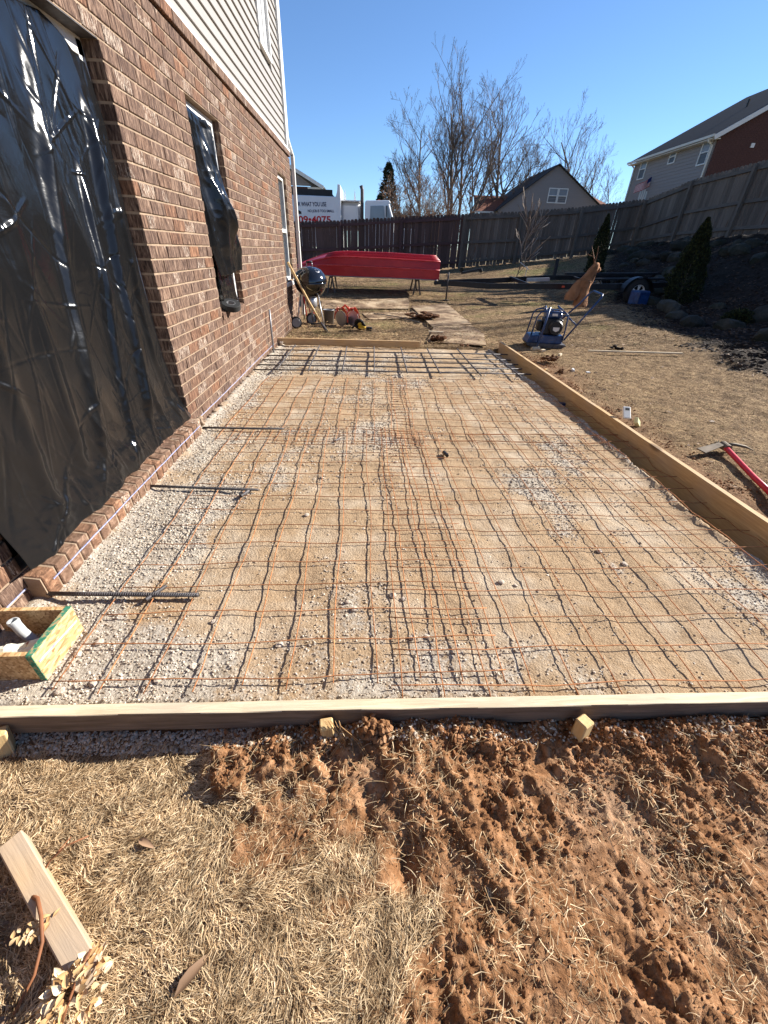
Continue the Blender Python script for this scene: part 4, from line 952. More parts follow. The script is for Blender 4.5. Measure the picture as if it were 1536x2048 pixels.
# plywood sheets
def ply(pts, label, z0=.02):
    cx = sum(p[0] for p in pts) / len(pts); cy = sum(p[1] for p in pts) / len(pts)
    mb = MB(); q = [(x - cx, y - cy, g1(x, y) + z0) for x, y in pts]; mb.prism(q, (0, 0, .012))
    o = mb.build('plywood_sheet', m_ply, None, loc=(cx, cy, 0)); setp(o, label, 'plywood')
    return o
ply([(-1.2, 11.4), (1.05, 12.1), (.96, 10.7), (-1.1, 10.3)], 'muddy chipboard sheet lying furthest back, in front of the red boat')
ply([(-.16, 9.9), (1.2, 10.4), (1.33, 9.6), (0, 9.1)], 'muddy chipboard sheet in the middle of the lawn path', .012)
ply([(1.02, 11.0), (1.99, 11.6), (2.03, 8.7), (1.2, 8.35)], 'long muddy chipboard sheet leading back towards the trailer coupling', .026)
ply([(1.25, 8.45), (2.01, 8.6), (2.06, 7.75), (1.85, 6.72), (.95, 6.95)], 'muddy chipboard sheet nearest the rebar grid', .016)
def rocks_pile(name, P, r, n, mat, label, cat, flat=1):
    mb = MB()
    for k in range(n): mb.rock((P[0] * 0 + rgy.normal(0, r), rgy.normal(0, r), abs(rgy.normal(0, r * .4))), (r * .7, r * .6, r * .45 * flat), rgy, 1, .35)
    return setp(mb.build(name, mat, None, loc=P), label, cat)
rocks_pile('clay_lump', (1.1, 7.05, .06), .07, 14, m_clod, 'dark clay lump at the left corner of the nearest chipboard sheet', 'clay lump')
rocks_pile('clay_lump', (1.5, 6.75, .03), .04, 8, m_clod, 'small clay lump on the chipboard close to the rebar', 'clay lump')
rocks_pile('clay_lump', (1.15, 9.3, .1), .13, 26, m_clod, 'broken line of dark clay lumps between two chipboard sheets', 'clay lump', .5)
rocks_pile('clay_lump', (2.45, 5.6, .1), .05, 12, m_clod, 'clay lump on the grass just outside the far end of the long board', 'clay lump')
rocks_pile('clay_lump', (3.78, 6.4, .12), .05, 8, m_mulch, 'black lump on the lawn behind the pale strip of wood', 'clay lump')
rocks_pile('clay_lump', (2.32, 4.95, .1), .03, 6, m_clod, 'small crumb of clay by the stake head outside the long board', 'clay lump')
mb = MB(); mb.beam((-.13, .0, 0), (.13, -.04, .0), .05, .02); setp(mb.build('wood_scrap', m_wood_x, None, bevel=.002, loc=(1.18, 7.7, .085)), 'short pale stick of wood lying across the edge of the chipboard path', 'wood scrap')
mb = MB(); mb.tube([(-.45, .55, 0), (.0, .02, .02), (.45, -.6, 0)], .009, 6); setp(mb.build('steel_bar', m_rebar, None, smooth=True, loc=(.55, 9.3, .09)), 'thin dark bar lying diagonally on the grass in front of the middle chipboard', 'steel bar')
p0 = (3.24, 6.21, .115); p1 = (4.48, 5.93, .165)
mb = MB(); c = [(a + b) / 2 for a, b in zip(p0, p1)]; mb.beam([a - b for a, b in zip(p0, c)], [a - b for a, b in zip(p1, c)], .036, .018)
setp(mb.build('wood_strip', m_wood_x, None, bevel=.002, loc=c), 'long pale strip of wood lying on the lawn in front of the compactor', 'wood strip')
# little offcuts on the grass between compactor and board
for x, y, rz, s, lab, mt in ((2.62, 6.35, 20, (.07, .05, .035), 'tan foot block under the blue pipe by the compactor', m_wood_x), (2.75, 6.02, 50, (.09, .035, .03), 'pale wood offcut on the grass in front of the compactor', m_wood_x),
                             (2.52, 5.05, 75, (.09, .028, .028), 'small white plastic piece on the grass outside the long board', m_white), (2.66, 4.95, 10, (.05, .03, .015), 'white chip on the grass near the far part of the long board', m_white)):
    mb = MB(); mb.box((0, 0, 0), s); o = mb.build('offcut', mt, None, bevel=.003, loc=(x, y, g1(x, y) + .02)); o.rotation_euler = (0, 0, R(rz)); setp(o, lab, 'offcut')
# digital level
lv = thing('digital_level', 'white digital level with a dark display standing outside the long board', 'level', (2.225, 3.30, .10), R(-12))
mb = MB(); mb.box((0, .02, .055), (.062, .028, .12), (R(-52), 0, 0)); mb.build('body', m_white, lv, bevel=.006)
mb = MB(); mb.box((0, .027, .087), (.034, .003, .022), (R(-52), 0, 0)); mb.build('display', m_blacksteel, lv)
mb = MB(); mb.box((0, -.012, .033), (.04, .003, .006), (R(-52), 0, 0)); mb.build('logo_bar', m_red, lv)
# mattock
mt = thing('mattock', 'mattock with a rusty steel head and bright red handle lying on the grass', 'mattock', (2.60, 2.63, .145))
MB().tube([(.0, .02, .0), (-.02, -.06, -.005), (-.13, -.42, -.02), (-.26, -.84, -.02)], [.019, .017, .016, .02], 12).build('handle', m_redfibre, mt, smooth=True)
m_tool = pm('muddy_tool_steel', [(.3, (.08, .06, .04)), (.7, (.2, .155, .11))], 12, rough=.7, metal=.3)
MB().tube([(.0, -.02, .0), (.004, .05, .002)], [.026, .029], 12).build('eye', m_tool, mt)
mb = MB(); mb.prism([(-.2, -.07, -.02), (-.22, .0, -.015), (-.02, .055, .012), (-.01, .01, .012)], (0, 0, .008)); mb.build('adze', m_tool, mt, bevel=.002)
MB().tube([(.0, .03, .01), (.08, .035, .012), (.16, .025, .0), (.22, .01, -.02)], [.015, .012, .009, .003], 8).build('pick', m_tool, mt, smooth=True)
mb = MB()
for k in range(60):
    a = rgy.uniform(0, 6.28); leaf(mb, (rgy.normal(0, .03), rgy.normal(0, .02), 0), (math.cos(a), math.sin(a), 1.2), .035, .006, (0, 0, 1), .2, .3)
setp(leafset('grass_tuft', [mb], m_leaf, None, (2.66, 2.76, .11)), 'small green grass tuft behind the mattock head', 'grass tuft')

# ------------------------------------------------------------------ kettle grill
gx, gy = -1.04, 8.15; gg = g1(gx, gy)
gr = thing('kettle_grill', 'black kettle barbecue on metal legs beside the house corner', 'barbecue', (gx, gy, gg))
hb = .74; rr_ = .285
MB().lathe([(.0, -.26), (.1, -.25), (.19, -.2), (.25, -.12), (.28, -.04), (.285, 0), (.27, 0)], (0, 0, hb), 40).build('bowl', m_blackenamel, gr, smooth=True)
lid = MB().lathe([(.292, -.012), (.292, .0), (.283, .04), (.25, .11), (.19, .17), (.1, .205), (0, .215)], (0, 0, hb + .008), 40).build('lid', m_blackenamel, gr, smooth=True)
mb = MB(); mb.tube([(-.05, 0, hb + .21), (-.045, 0, hb + .285), (.045, 0, hb + .285), (.05, 0, hb + .21)], .008, 8); mb.build('handle_bracket', m_alu, lid, smooth=True)
mb = MB(); mb.tube([(-.05, 0, hb + .288), (.05, 0, hb + .288)], .017, 10); mb.build('handle', m_blacksteel, lid, smooth=True)
mb = MB(); mb.lathe([(.03, 0), (.045, .004), (.03, .008)], (.14, -.13, hb + .165), 16, (.4, -.4, .8)); mb.build('vent', m_alu, lid)
mb = MB(); mb.tube([(-.2, -.20, hb + .02), (-.15, -.22, hb + .12), (-.08, -.2, hb + .17), (-.02, -.19, hb + .15), (0, -.26, hb + .03)], .004, 6); mb.build('lid_hanger', m_alu, lid, smooth=True)
MB().lathe([(.09, 0), (.1, -.01), (.1, -.12), (.085, -.16), (.06, -.165)], (0, 0, hb - .25), 24).build('ash_catcher', m_alu, gr, smooth=True)
for (dx, dy, ex, ey) in ((.14, -.14, .24, -.24), (-.17, -.1, -.27, -.17), (-.02, .2, -.03, .31)):
    MB().tube([(dx, dy, hb - .2), (ex, ey, .02)], .011, 8).build('leg', m_alu, gr, smooth=True)
mb = MB(); mb.beam((-.27, -.15, .09), (.2, -.15, .09), .02, .01, (0, 0, 1)); mb.build('bottom_rack', m_blacksteel, gr)
for wx, wy in ((-.27, -.2), (-.06, .32)):
    w_ = MB().lathe([(0, -.02), (.095, -.02), (.1, -.012), (.1, .012), (.095, .02), (0, .02)], (wx, wy, .1), 28, (.25, -1, 0)).build('wheel', m_rubber, gr)
    MB().lathe([(0, .021), (.075, .021), (.072, .026), (0, .026)], (wx, wy, .1), 24, (.25, -1, 0)).build('hub_cap', m_pipe, w_)
    MB().lathe([(0, .021), (.075, .021), (.072, .026), (0, .026)], (wx, wy, .1), 24, (-.25, 1, 0)).build('hub_cap', m_pipe, w_)
# things round the grill
sh = thing('shovel', 'shovel with a long wooden handle leaning from the ground towards the window', 'shovel', (-.8, 7.72, gg))
MB().tube([(.02, -.05, .05), (-.25, .06, .48), (-.56, .18, 1.02)], [.017, .019, .02], 10).build('handle', m_wood_z, sh, smooth=True)
mb = MB(); mb.prism([(.0, -.03, .06), (.07, -.09, -.02), (.12, -.12, -.03), (.06, .05, -.01), (.03, .02, .06)], (0.01, .0, .012)); mb.build('blade', m_stone, sh, bevel=.002)
MB().tube([(-.05, -.02, .16), (.045, -.065, .03)], [.018, .026], 8).build('socket', m_rebar, sh, smooth=True)
bk = thing('metal_bucket', 'small grey metal bucket standing under the kettle barbecue', 'bucket', (-.78, 8.6, g1(-.78, 8.6)))
MB().lathe([(0, 0), (.085, 0), (.11, .24), (.113, .24), (.113, .25), (.105, .25), (.082, .01), (0, .01)], (0, 0, 0), 24).build('pail', m_pipe, bk, smooth=True)
MB().tube([(-.11, 0, .24), (-.09, 0, .31), (0, 0, .34), (.09, 0, .31), (.11, 0, .24)], .004, 6).build('handle', m_blacksteel, bk, smooth=True)
# folded red frame behind the grill
hf = thing('folded_red_frame', 'folded red and silver tube frame leaning on the wall behind the barbecue', 'folded frame', (-1.18, 8.62, g1(-1.2, 8.6)))
for (a, b, m_) in (((-.02, 0, .0), (-.09, .1, .62), m_red), ((.08, .0, .0), (-.06, .1, .6), m_red), ((.15, 0, .0), (-.02, .1, .62), m_red), ((.2, .02, .0), (.02, .1, .5), m_pipe), ((.03, -.03, .02), (.12, .1, .4), m_pipe)):
    MB().tube([a, b], .011, 8).build('tube', m_, hf, smooth=True)
rc = MB().lathe([(0, .06), (.05, .055), (.085, .02), (.09, 0), (.0, 0)], (0, 0, 0), 20).build('red_cover', m_red, None, smooth=True, loc=(-1.28, 8.9, gg + .8)); setp(rc, 'small red cap hanging behind the barbecue lid at the house corner', 'cap')
MB().tube([(0, 0, .01), (-.02, .05, -.5), (-.03, .06, -.78)], .012, 6).build('pole', m_blacksteel, rc)
# red twin-disc tool
tw = thing('orange_red_tool', 'orange red tool with two upright grey discs standing on the grass right of the barbecue', 'tool', (-.42, 8.35, g1(-.4, 8.35)), R(12))
for (xx, lean) in ((-.11, .12), (.11, -.16)):
    d_ = MB().lathe([(0, -.012), (.13, -.012), (.135, 0), (.13, .012), (0, .012)], (xx, 0, .14), 28, (1, .75, lean)).build('disc', m_alu, tw)
    mb = MB(); pts = [(xx + .17 * math.cos(a) * .6 + .0, -.17 * math.cos(a) * .8 * -1 * -1, .14 + .175 * math.sin(a)) for a in np.linspace(-.3, 3.3, 12)]
    for p, q in zip(pts[:-1], pts[1:]): mb.beam(p, q, .075, .012, (0, 0, 1) if abs(p[2] - q[2]) < .02 else (1, 0, 0))
    mb.build('guard', m_orange, tw)
MB().tube([(-.11, .0, .3), (-.03, .0, .36), (.04, .0, .30), (.11, 0, .28)], .02, 8).build('grip', m_orange, tw, smooth=True)
mb = MB(); mb.box((0, .02, .1), (.06, .1, .15)); mb.build('motor_body', m_blacksteel, tw, bevel=.01)
# yellow and black saw
ys_ = thing('yellow_saw', 'yellow and black power saw lying on the grass', 'power saw', (-.16, 7.98, g1(-.16, 8)), R(-20))
mb = MB(); mb.lathe([(0, -.01), (.1, -.01), (.1, .012), (0, .012)], (-.02, 0, .1), 20, (.2, 1, .25)); mb.build('guard', m_blacksteel, ys_)
mb = MB(); mb.box((.04, -.02, .06), (.12, .08, .07), (0, R(15), 0)); mb.box((.0, -.03, .11), (.07, .05, .05), (0, R(-20), 0)); mb.build('motor_housing', m_yellow, ys_, bevel=.012)
mb = MB(); mb.tube([(-.1, -.02, .12), (-.03, -.03, .18), (.06, -.03, .15), (.1, -.02, .08)], .014, 8); mb.build('grip', m_blacksteel, ys_, smooth=True)
mb = MB(); mb.box((.17, 0, .04), (.1, .07, .06)); mb.build('battery', m_blacksteel, ys_, bevel=.008)
mb = MB(); mb.tube([(-.16, -.02, .03), (-.12, .02, .07), (-.05, .03, .03)], .02, 8); mb.build('handle', m_blacksteel, ys_, smooth=True)

# ------------------------------------------------------------------ upturned red boat on stands
bt = thing('upturned_boat', 'long red flat bottomed boat upside down on stands in front of the fence', 'boat', (.02, 13.2, 0), R(-1.5)); bt.rotation_euler = (R(5.5), 0, R(-1.5))
# stations along length: s, half beam gunwale, gunwale z, chine half beam, chine z, bottom half, bottom z
ST = [(-2.02, .15, .80, .13, .83, .08, .86), (-1.85, .34, .76, .31, .86, .25, .90), (-1.6, .5, .73, .46, .91, .4, .985), (-1.35, .58, .72, .54, .945, .48, 1.06), (-1.05, .63, .71, .59, .96, .54, 1.125), (-.7, .66, .71, .62, .965, .57, 1.15), (.5, .68, .715, .64, .955, .6, 1.145), (1.2, .68, .71, .635, .945, .6, 1.13), (1.86, .67, .70, .63, .93, .59, 1.115)]
m_redrail = pm('worn_red_edge', [(.3, (.5, .02, .03)), (.7, (.62, .1, .1))], 6, rough=.4)
def bsec(s): 
    (x, a, za, b, zb, c, zc) = s; zm = (zb * .55 + za * .45); 
    return [(x, -a, za), (x, -a * .985, za + .02), (x, -b - .012, zb - .012), (x, -b, zb + .004), (x, -(b + c) / 2, (zb + zc) / 2 + .008), (x, -c, zc), (x, -c * .5, zc + .012), (x, 0, zc + .014), (x, c * .5, zc + .012), (x, c, zc), (x, (b + c) / 2, (zb + zc) / 2 + .008), (x, b, zb + .004), (x, b + .012, zb - .012), (x, a * .985, za + .02), (x, a, za)]
def lerp_st(n):
    S = np.array(ST); xs_ = np.linspace(S[0, 0], S[-1, 0], n); return [tuple([x] + [np.interp(x, S[:, 0], S[:, k]) for k in range(1, 7)]) for x in xs_]
mb = MB(); secs = [bsec(s) for s in lerp_st(44)]; m = len(secs[0])
for s_ in secs:
    for j, p in enumerate(s_):
        dn = (float(fbm(np.array([p[0] * 2.3]), np.array([p[2] * 6 + p[1]]), 171, 2)) - .5) * .012 if j in (1, 2, 4, 12, 13) else 0
        mb.v.append((p[0], p[1] + dn, p[2]))
mb.f = [(i*m+k, i*m+k+1, (i+1)*m+k+1, (i+1)*m+k) for i in range(43) for k in range(m - 1)]; mb.mi = [0] * len(mb.f)
mb.f.append(tuple(43*m+k for k in range(m))); mb.mi.append(0); mb.f.append(tuple(k for k in range(m))[::-1]); mb.mi.append(0)
hull = mb.build('hull', m_redboat, bt); so_ = hull.modifiers.new('t', 'SOLIDIFY'); so_.thickness = .006; hull.data.update()
for side in (-1, 1):
    mb = MB(); S = lerp_st(24); mb.tube([(s[0], side * (s[1] + .004), s[2]) for s in S], .011, 6); mb.build('gunwale', m_pipe, bt, smooth=True)
    mb = MB(); mb.tube([(s[0], side * (s[3] + .018), s[4] - .004) for s in S], .018, 6); mb.build('chine_rail', m_redrail, bt, smooth=True)
    mb = MB(); mb.tube([(s[0], side * (s[5] + .008), s[6] + .004) for s in S], .018, 6); mb.build('edge_rail', m_redrail, bt, smooth=True)
for yy in (-.42, -.28, -.14, 0, .14, .28, .42):
    mb = MB(); mb.tube([(s[0], yy * s[5] / .6, s[6] + .016) for s in lerp_st(20)[4:]], .011, 5); mb.build('keel_strake', m_redboat, bt, smooth=True)
for nm, x in (('boat_stand', 1.2), ('boat_stand', -1.15)):
    st_ = thing(nm, 'rough timber trestle under the ' + ('stern' if x > 0 else 'bow') + ' end of the red boat', 'trestle', (x + .1, 13.1, 0))
    g0 = g1(x, 13.1); mb = MB(); mb.beam((0, -.62, .62), (0, .62, .62), .06, .05); mb.build('beam', m_rail, st_)
    for dy in (-.5, .5):
        for dx in (-.1, .1): mb = MB(); mb.beam((dx * .3, dy, .62), (dx, dy * 1.02, g0 - .02), .04, .04, (0, 1, 0)); mb.build('leg', m_rail, st_)

# ------------------------------------------------------------------ boat trailer
tr = thing('boat_trailer', 'empty black boat trailer frame with wheel at the right, parked across the lawn', 'trailer', (0, 12.3, 0))
def rb(nm, pts, w_, h_, mat=m_blacksteel, par=tr):
    mb = MB()
    for p, q in zip(pts[:-1], pts[1:]): mb.beam(p, q, w_, h_)
    return mb.build(nm, mat, par)
rb('side_rail', [(2.0, 0, .585), (3.15, -.25, .56), (6.4, -.5, .66), (8.0, -.5, .76)], .06, .13)
rb('side_rail', [(2.0, .02, .60), (3.3, .5, .64), (5.2, 1.25, .74), (8.3, 1.3, .84)], .06, .12)
rb('cross_member', [(4.15, -.36, .62), (4.0, .85, .72)], .06, .08); rb('cross_member', [(6.0, -.5, .66), (6.0, 1.27, .76)], .06, .08); rb('cross_member', [(7.9, -.5, .75), (7.9, 1.3, .82)], .06, .08)
rb('tongue', [(1.78, 0, .575), (2.5, 0.02, .59)], .07, .07)
mb = MB(); mb.lathe([(0, -.04), (.04, -.04), (.05, 0), (.035, .05), (0, .055)], (1.76, 0, .575), 12); mb.box((1.9, 0, .63), (.16, .05, .05)); mb.box((1.98, 0, .55), (.14, .12, .1)); mb.build('coupling', m_blacksteel, tr, bevel=.004)
jk = MB().tube([(2.07, -.07, .83), (2.07, -.07, .2)], .022, 10).build('jack', m_rebar, tr, smooth=True)
mb = MB(); mb.tube([(2.07, -.07, .8), (2.02, -.11, .8), (2.02, -.11, .74)], .008, 6); mb.build('crank', m_rebar, jk)
mb = MB(); mb.lathe([(0, -.01), (.075, -.01), (.08, .01), (0, .02)], (2.07, -.07, .18), 14); mb.build('foot', m_blacksteel, jk)
rb('winch_post', [(2.56, .02, .6), (2.56, .02, .86)], .07, .07); rb('winch_arm', [(2.42, .02, .82), (2.62, .02, .86), (2.93, .02, .93)], .06, .05)
mb = MB(); mb.lathe([(0, -.03), (.05, -.03), (.055, .03), (0, .03)], (2.42, .02, .9), 14, (0, 1, 0)); mb.build('winch', m_stone, tr)
mb = MB(); mb.box((2.93, .02, .9), (.07, .12, .09), (0, R(-30), 0)); mb.build('bow_stop', m_rubber, tr, bevel=.01)
mb = MB(); mb.box((0, 0, 0), (.02, .02, .02)); 
rb('guide_post', [(5.42, 1.25, .76), (5.42, 1.28, 1.22)], .08, .06)
mb = MB(); mb.box((5.0, -.545, .62), (.07, .012, .045)); mb.build('side_reflector', m_orange, tr)
rb('bunk', [(4.2, -.0, .72), (4.8, .0, .75)], .1, .08, m_alu); rb('bunk', [(5.6, -.1, .78), (8.1, -.05, .86)], .14, .05, m_blacksteel); rb('bunk', [(5.6, .9, .86), (8.3, .95, .94)], .14, .05, m_blacksteel)
for (wx, wy) in ((6.85, -.72), (6.85, 1.52)):
    gw = .26; cz = gw + .305
    wh = thing('x', '', '') if False else MB().lathe([(.17, -.09), (.26, -.085), (.3, -.06), (.305, 0), (.3, .06), (.26, .085), (.17, .09)], (wx, wy, cz), 36, (0, 1, 0)).build('wheel', m_rubber, tr, smooth=True)
    mb = MB(); mb.lathe([(.175, -.05), (.185, -.085), (.16, -.08), (.15, -.04)], (wx, wy, cz), 36, (0, 1, 0)); 
    for k in range(5):
        a = k * 2 * math.pi / 5 + .3
        for e in (-.16, .16): mb.beam((wx + .03 * math.cos(a), wy + .065, cz + .03 * math.sin(a)), (wx + .165 * math.cos(a + e), wy + .075, cz + .165 * math.sin(a + e)), .012, .028, (0, 1, 0)) if wy > 0 else mb.beam((wx + .03 * math.cos(a), wy - .065, cz + .03 * math.sin(a)), (wx + .165 * math.cos(a + e), wy - .075, cz + .165 * math.sin(a + e)), .028, .012, (0, 1, 0))
    mb.lathe([(0, .06), (.05, .06), (.055, .03)], (wx, wy, cz), 16, (0, -1, 0) if wy < 0 else (0, 1, 0)); mb.build('rim', m_white, wh)
    mb = MB(); pts = [(wx + .4 * math.cos(a), wy, cz - .03 + .37 * math.sin(a)) for a in np.linspace(.1, math.pi - .1, 15)]
    for p, q in zip(pts[:-1], pts[1:]): mb.beam(p, q, .22, .008, (0, 0, 1) if abs(q[0] - p[0]) > .02 else (1, 0, 0))
    mb.build('fender', m_blacksteel, tr)
rb('axle', [(6.85, -.66, .56), (6.85, 1.46, .56)], .06, .06)
bb_ = MB(); bb_.box((0, 0, .17), (.36, .3, .34)); o = bb_.build('blue_bin', m_bluepaint, None, bevel=.03, loc=(6.72, 11.15, g1(6.7, 11.15))); o.rotation_euler = (0, 0, R(15)); setp(o, 'dark blue plastic crate standing in front of the trailer wheel', 'crate')
# brown canvas work trousers hung over a bare sapling by the trailer
cv = thing('canvas_overalls', 'tan canvas work trousers hanging over a stick beside the trailer', 'work trousers', (5.1, 10.9, .2))
def cloth_tube(nm, top, bot, rt, rb_, seed, twist=0):
    top = Vector(top); bot = Vector(bot); mb = MB(); n, m = 22, 20
    for i in range(n + 1):
        u = i / n; c = top.lerp(bot, u); c = c + Vector((.02 * math.sin(u * 5 + seed), 0, 0)); r = rt + (rb_ - rt) * (u ** .7)
        for k in range(m):
            a = 2 * math.pi * k / m; f = 1 + .22 * math.sin(a * 3 + u * 4 + seed) * (.5 + u * .5) + .1 * math.sin(a * 7 + seed * 2 - u * 6); mb.v.append((c.x + r * f * math.cos(a), c.y + r * .55 * f * math.sin(a), c.z + .012 * math.sin(a * 2 + u * 9)))
    mb.f = [(i*m+k, i*m+(k+1) % m, (i+1)*m+(k+1) % m, (i+1)*m+k) for i in range(n) for k in range(m)]; mb.f += [tuple(range(m))]; mb.mi = [0] * len(mb.f)
    return mb.build(nm, m_tan, cv, smooth=True)
cloth_tube('seat_part', (.17, -.02, .97), (-.02, -.02, .42), .05, .2, 1.0)
cloth_tube('trouser_leg', (-.07, -.03, .62), (-.24, -.08, .2), .12, .16, 2.2)
cloth_tube('trouser_leg', (.05, -.06, .62), (-.03, -.12, .07), .12, .15, 4.0)
MB().tube([(.17, .03, 0), (.16, .0, .6), (.14, 0, .98), (.06, 0, 1.14), (-.03, .0, 1.3)], [.02, .018, .014, .008, .004], 6).build('hanging_stick', m_stem, cv, smooth=True)
MB().tube([(.14, 0, .98), (.15, 0, 1.12), (.13, 0, 1.3)], [.008, .006, .003], 6).build('hanging_stick', m_stem, cv)
MB().tube([(.1, 0, 1.08), (-.08, 0, 1.14), (-.16, 0, 1.2)], [.006, .004, .002], 5).build('hanging_stick', m_stem, cv)
mb = MB(); mb.rock((.27, .05, .84), (.08, .07, .07), rgy, 2, .1); mb.build('strap_bundle', m_tan, cv, smooth=True)

# ------------------------------------------------------------------ plate compactor
pc = thing('plate_compactor', 'blue plate compactor with an upright engine and a slanting tube handle', 'plate compactor', (2.80, 6.82, g1(2.8, 6.8) - .0), R(-8)); pc.scale = (.9, .9, .93)
mb = MB(); mb.prism([(-.33, -.22, .045), (-.25, -.22, .012), (.27, -.22, .012), (.33, -.22, .05), (.33, -.22, .07), (-.35, -.22, .085)], (0, .44, 0)); mb.build('base_plate', m_rebar, pc, bevel=.004)
mb = MB(); mb.box((.05, 0, .14), (.42, .36, .13)); mb.build('exciter_housing', m_bluepaint, pc, bevel=.012)
mb = MB(); mb.prism([(-.34, -.19, .08), (-.16, -.19, .08), (-.16, -.19, .2), (-.3, -.19, .19)], (0, .38, 0)); mb.build('front_housing', m_bluepaint, pc, bevel=.01)
mb = MB(); mb.box((.06, 0, .33), (.3, .3, .24)); mb.build('engine', m_engine, pc, bevel=.02)
mb = MB(); mb.lathe([(0, 0), (.1, 0), (.12, -.03), (.12, -.06)], (.1, -.2, .32), 24, (0, -1, 0)); mb.build('starter_cover', m_blacksteel, pc)
mb = MB(); mb.prism([(.045, -.212, .335), (.155, -.212, .335), (.15, -.212, .29), (.1, -.212, .265), (.05, -.212, .29)], (0, -.003, 0)); mb.build('starter_badge', m_white, pc)
mb = MB(); mb.box((.05, 0, .5), (.26, .26, .09)); mb.build('fuel_tank', m_bluepaint, pc, bevel=.025)
mb = MB(); mb.box((.05, -.134, .51), (.09, .004, .035)); mb.build('tank_label', m_white, pc)
mb = MB(); mb.lathe([(0, 0), (.03, 0), (.03, .025), (0, .025)], (.02, 0, .545), 14); mb.build('fuel_cap', m_blacksteel, pc)
mb = MB(); mb.box((-.14, .02, .33), (.08, .16, .16)); mb.build('air_filter', m_blacksteel, pc, bevel=.02)
for sy in (-.19, .19):
    MB().tube([(-.29, sy, .19), (-.25, sy, .48), (-.2, sy, .55), (-.12, sy, .565), (.2, sy, .55), (.25, sy, .52), (.26, sy, .3), (.25, sy, .12)], .013, 8).build('guard_frame', m_bluepaint, pc, smooth=True)
MB().tube([(-.12, -.19, .565), (-.1, 0, .62), (-.12, .19, .565)], .012, 8).build('guard_bar', m_bluepaint, pc, smooth=True)
MB().tube([(.2, -.19, .55), (.1, 0, .63), (.2, .19, .55)], .012, 8).build('guard_bar', m_bluepaint, pc, smooth=True)
MB().tube([(.27, -.2, .14), (.5, -.2, .5), (.7, -.19, .8), (.72, -.14, .83), (.66, .14, .86), (.62, .19, .82), (.5, .2, .66), (.27, .2, .42)], .015, 10).build('handle', m_bluepaint, pc, smooth=True)
MB().tube([(.42, -.2, .38), (.3, .0, .48), (.32, .2, .48)], .012, 8).build('handle_brace', m_bluepaint, pc, smooth=True)
MB().tube([(.64, -.17, .75), (.55, .0, .72), (.5, .17, .68)], .003, 5).build('throttle_cable', m_blacksteel, pc, smooth=True)
pp = thing('blue_pipe', 'upright blue tube with a tan foot leaning on the front of the compactor', 'pipe', (2.56, 6.47, g1(2.55, 6.45)))
MB().tube([(.0, 0, .0), (.05, .02, .28), (.085, .03, .60)], .0155, 10).build('tube', m_bluepaint, pp, smooth=True)
mb = MB(); mb.lathe([(0, -.06), (.03, -.06), (.034, .06), (0, .06)], (-.01, 0, .025), 14, (1, .2, 0)); mb.build('foot', m_wood_x, pp)
# ------------------------------------------------------------------ fences
rgf = np.random.RandomState(101)
def picket_mesh(w_, mat):
    mb = MB(); c = .03; mb.prism([(-w_/2, 0, -1), (w_/2, 0, -1), (w_/2, 0, -c), (w_/2 - c, 0, 0), (-w_/2 + c, 0, 0), (-w_/2, 0, -c)], (0, .016, 0)); o = mb.build('picket', mat, None); me = o.data; bpy.data.objects.remove(o); return me
pk = {0: [picket_mesh(w_, m_pk_grey) for w_ in (.132, .137, .134)], 1: [picket_mesh(w_, m_pk_red) for w_ in (.132, .136, .138)]}
def fence(label, P, spacing, red, postside, rails, group=None):
    """P = list of (x, y, ground z, top z) posts; pickets stand on the far side of the rails"""
    t = thing('wooden_fence', label, 'fence', (P[0][0], P[0][1], P[0][2])); o0 = Vector((P[0][0], P[0][1], P[0][2]))
    for i, (a, b) in enumerate(zip(P[:-1], P[1:])):
        A = Vector(a[:2]); B = Vector(b[:2]); d = (B - A); L = d.length; d.normalize(); nrm = Vector((-d.y, d.x)) * postside   # towards the viewer
        az = math.atan2(d.y, d.x); isred = red(a[0]); n = int(round(L / spacing)); 
        for k in range(n):
            u = (k + .5) / n; x, y = A + d * L * u; g0 = a[2] + (b[2] - a[2]) * u; t0 = a[3] + (b[3] - a[3]) * u + rgf.uniform(-.012, .012)
            me = pk[1 if isred else 0][rgf.randint(3)]
            o = link('picket', me, t, Vector((x - nrm.x * .03, y - nrm.y * .03, t0)) - o0); o.rotation_euler = (rgf.uniform(-.006, .006), rgf.uniform(-.008, .008), az + rgf.uniform(-.02, .02) + (math.pi if postside > 0 else 0)); o.scale = (rgf.uniform(.95, 1.03), 1, t0 - g0 - rgf.uniform(.0, .05))
        for rz_ in rails:
            mb = MB(); p = Vector((A.x + nrm.x * .012, A.y + nrm.y * .012, a[3] - rz_)) - o0; q = Vector((B.x + nrm.x * .012, B.y + nrm.y * .012, b[3] - rz_)) - o0
            if rz_ > 1.3: p.z = a[2] + .22 - o0.z; q.z = b[2] + .22 - o0.z
            mb.beam(p, q, .04, .088); mb.build('rail', (m_rail_red if isred else (m_rail if abs(d.x) > .7 else m_rail_y)), t)
    for i, a in enumerate(P):
        j = min(i, len(P) - 2); d = Vector(P[j+1][:2]) - Vector(P[j][:2]); d.normalize(); nrm = Vector((-d.y, d.x)) * postside
        mb = MB(); h = a[3] - a[2] - .06; mb.box((nrm.x * .075 + a[0] - o0.x, nrm.y * .075 + a[1] - o0.y, a[2] - o0.z + h / 2 - .05), (.09, .09, h + .1), (0, 0, math.atan2(d.y, d.x)))
        mb.build('post', m_rail_red if red(a[0]) else m_wood_post, t)
    return t
m_wood_post = wood('weathered_post', (14, 14, 1), (.08, .066, .052), (.17, .14, .115), .85, False, .1)
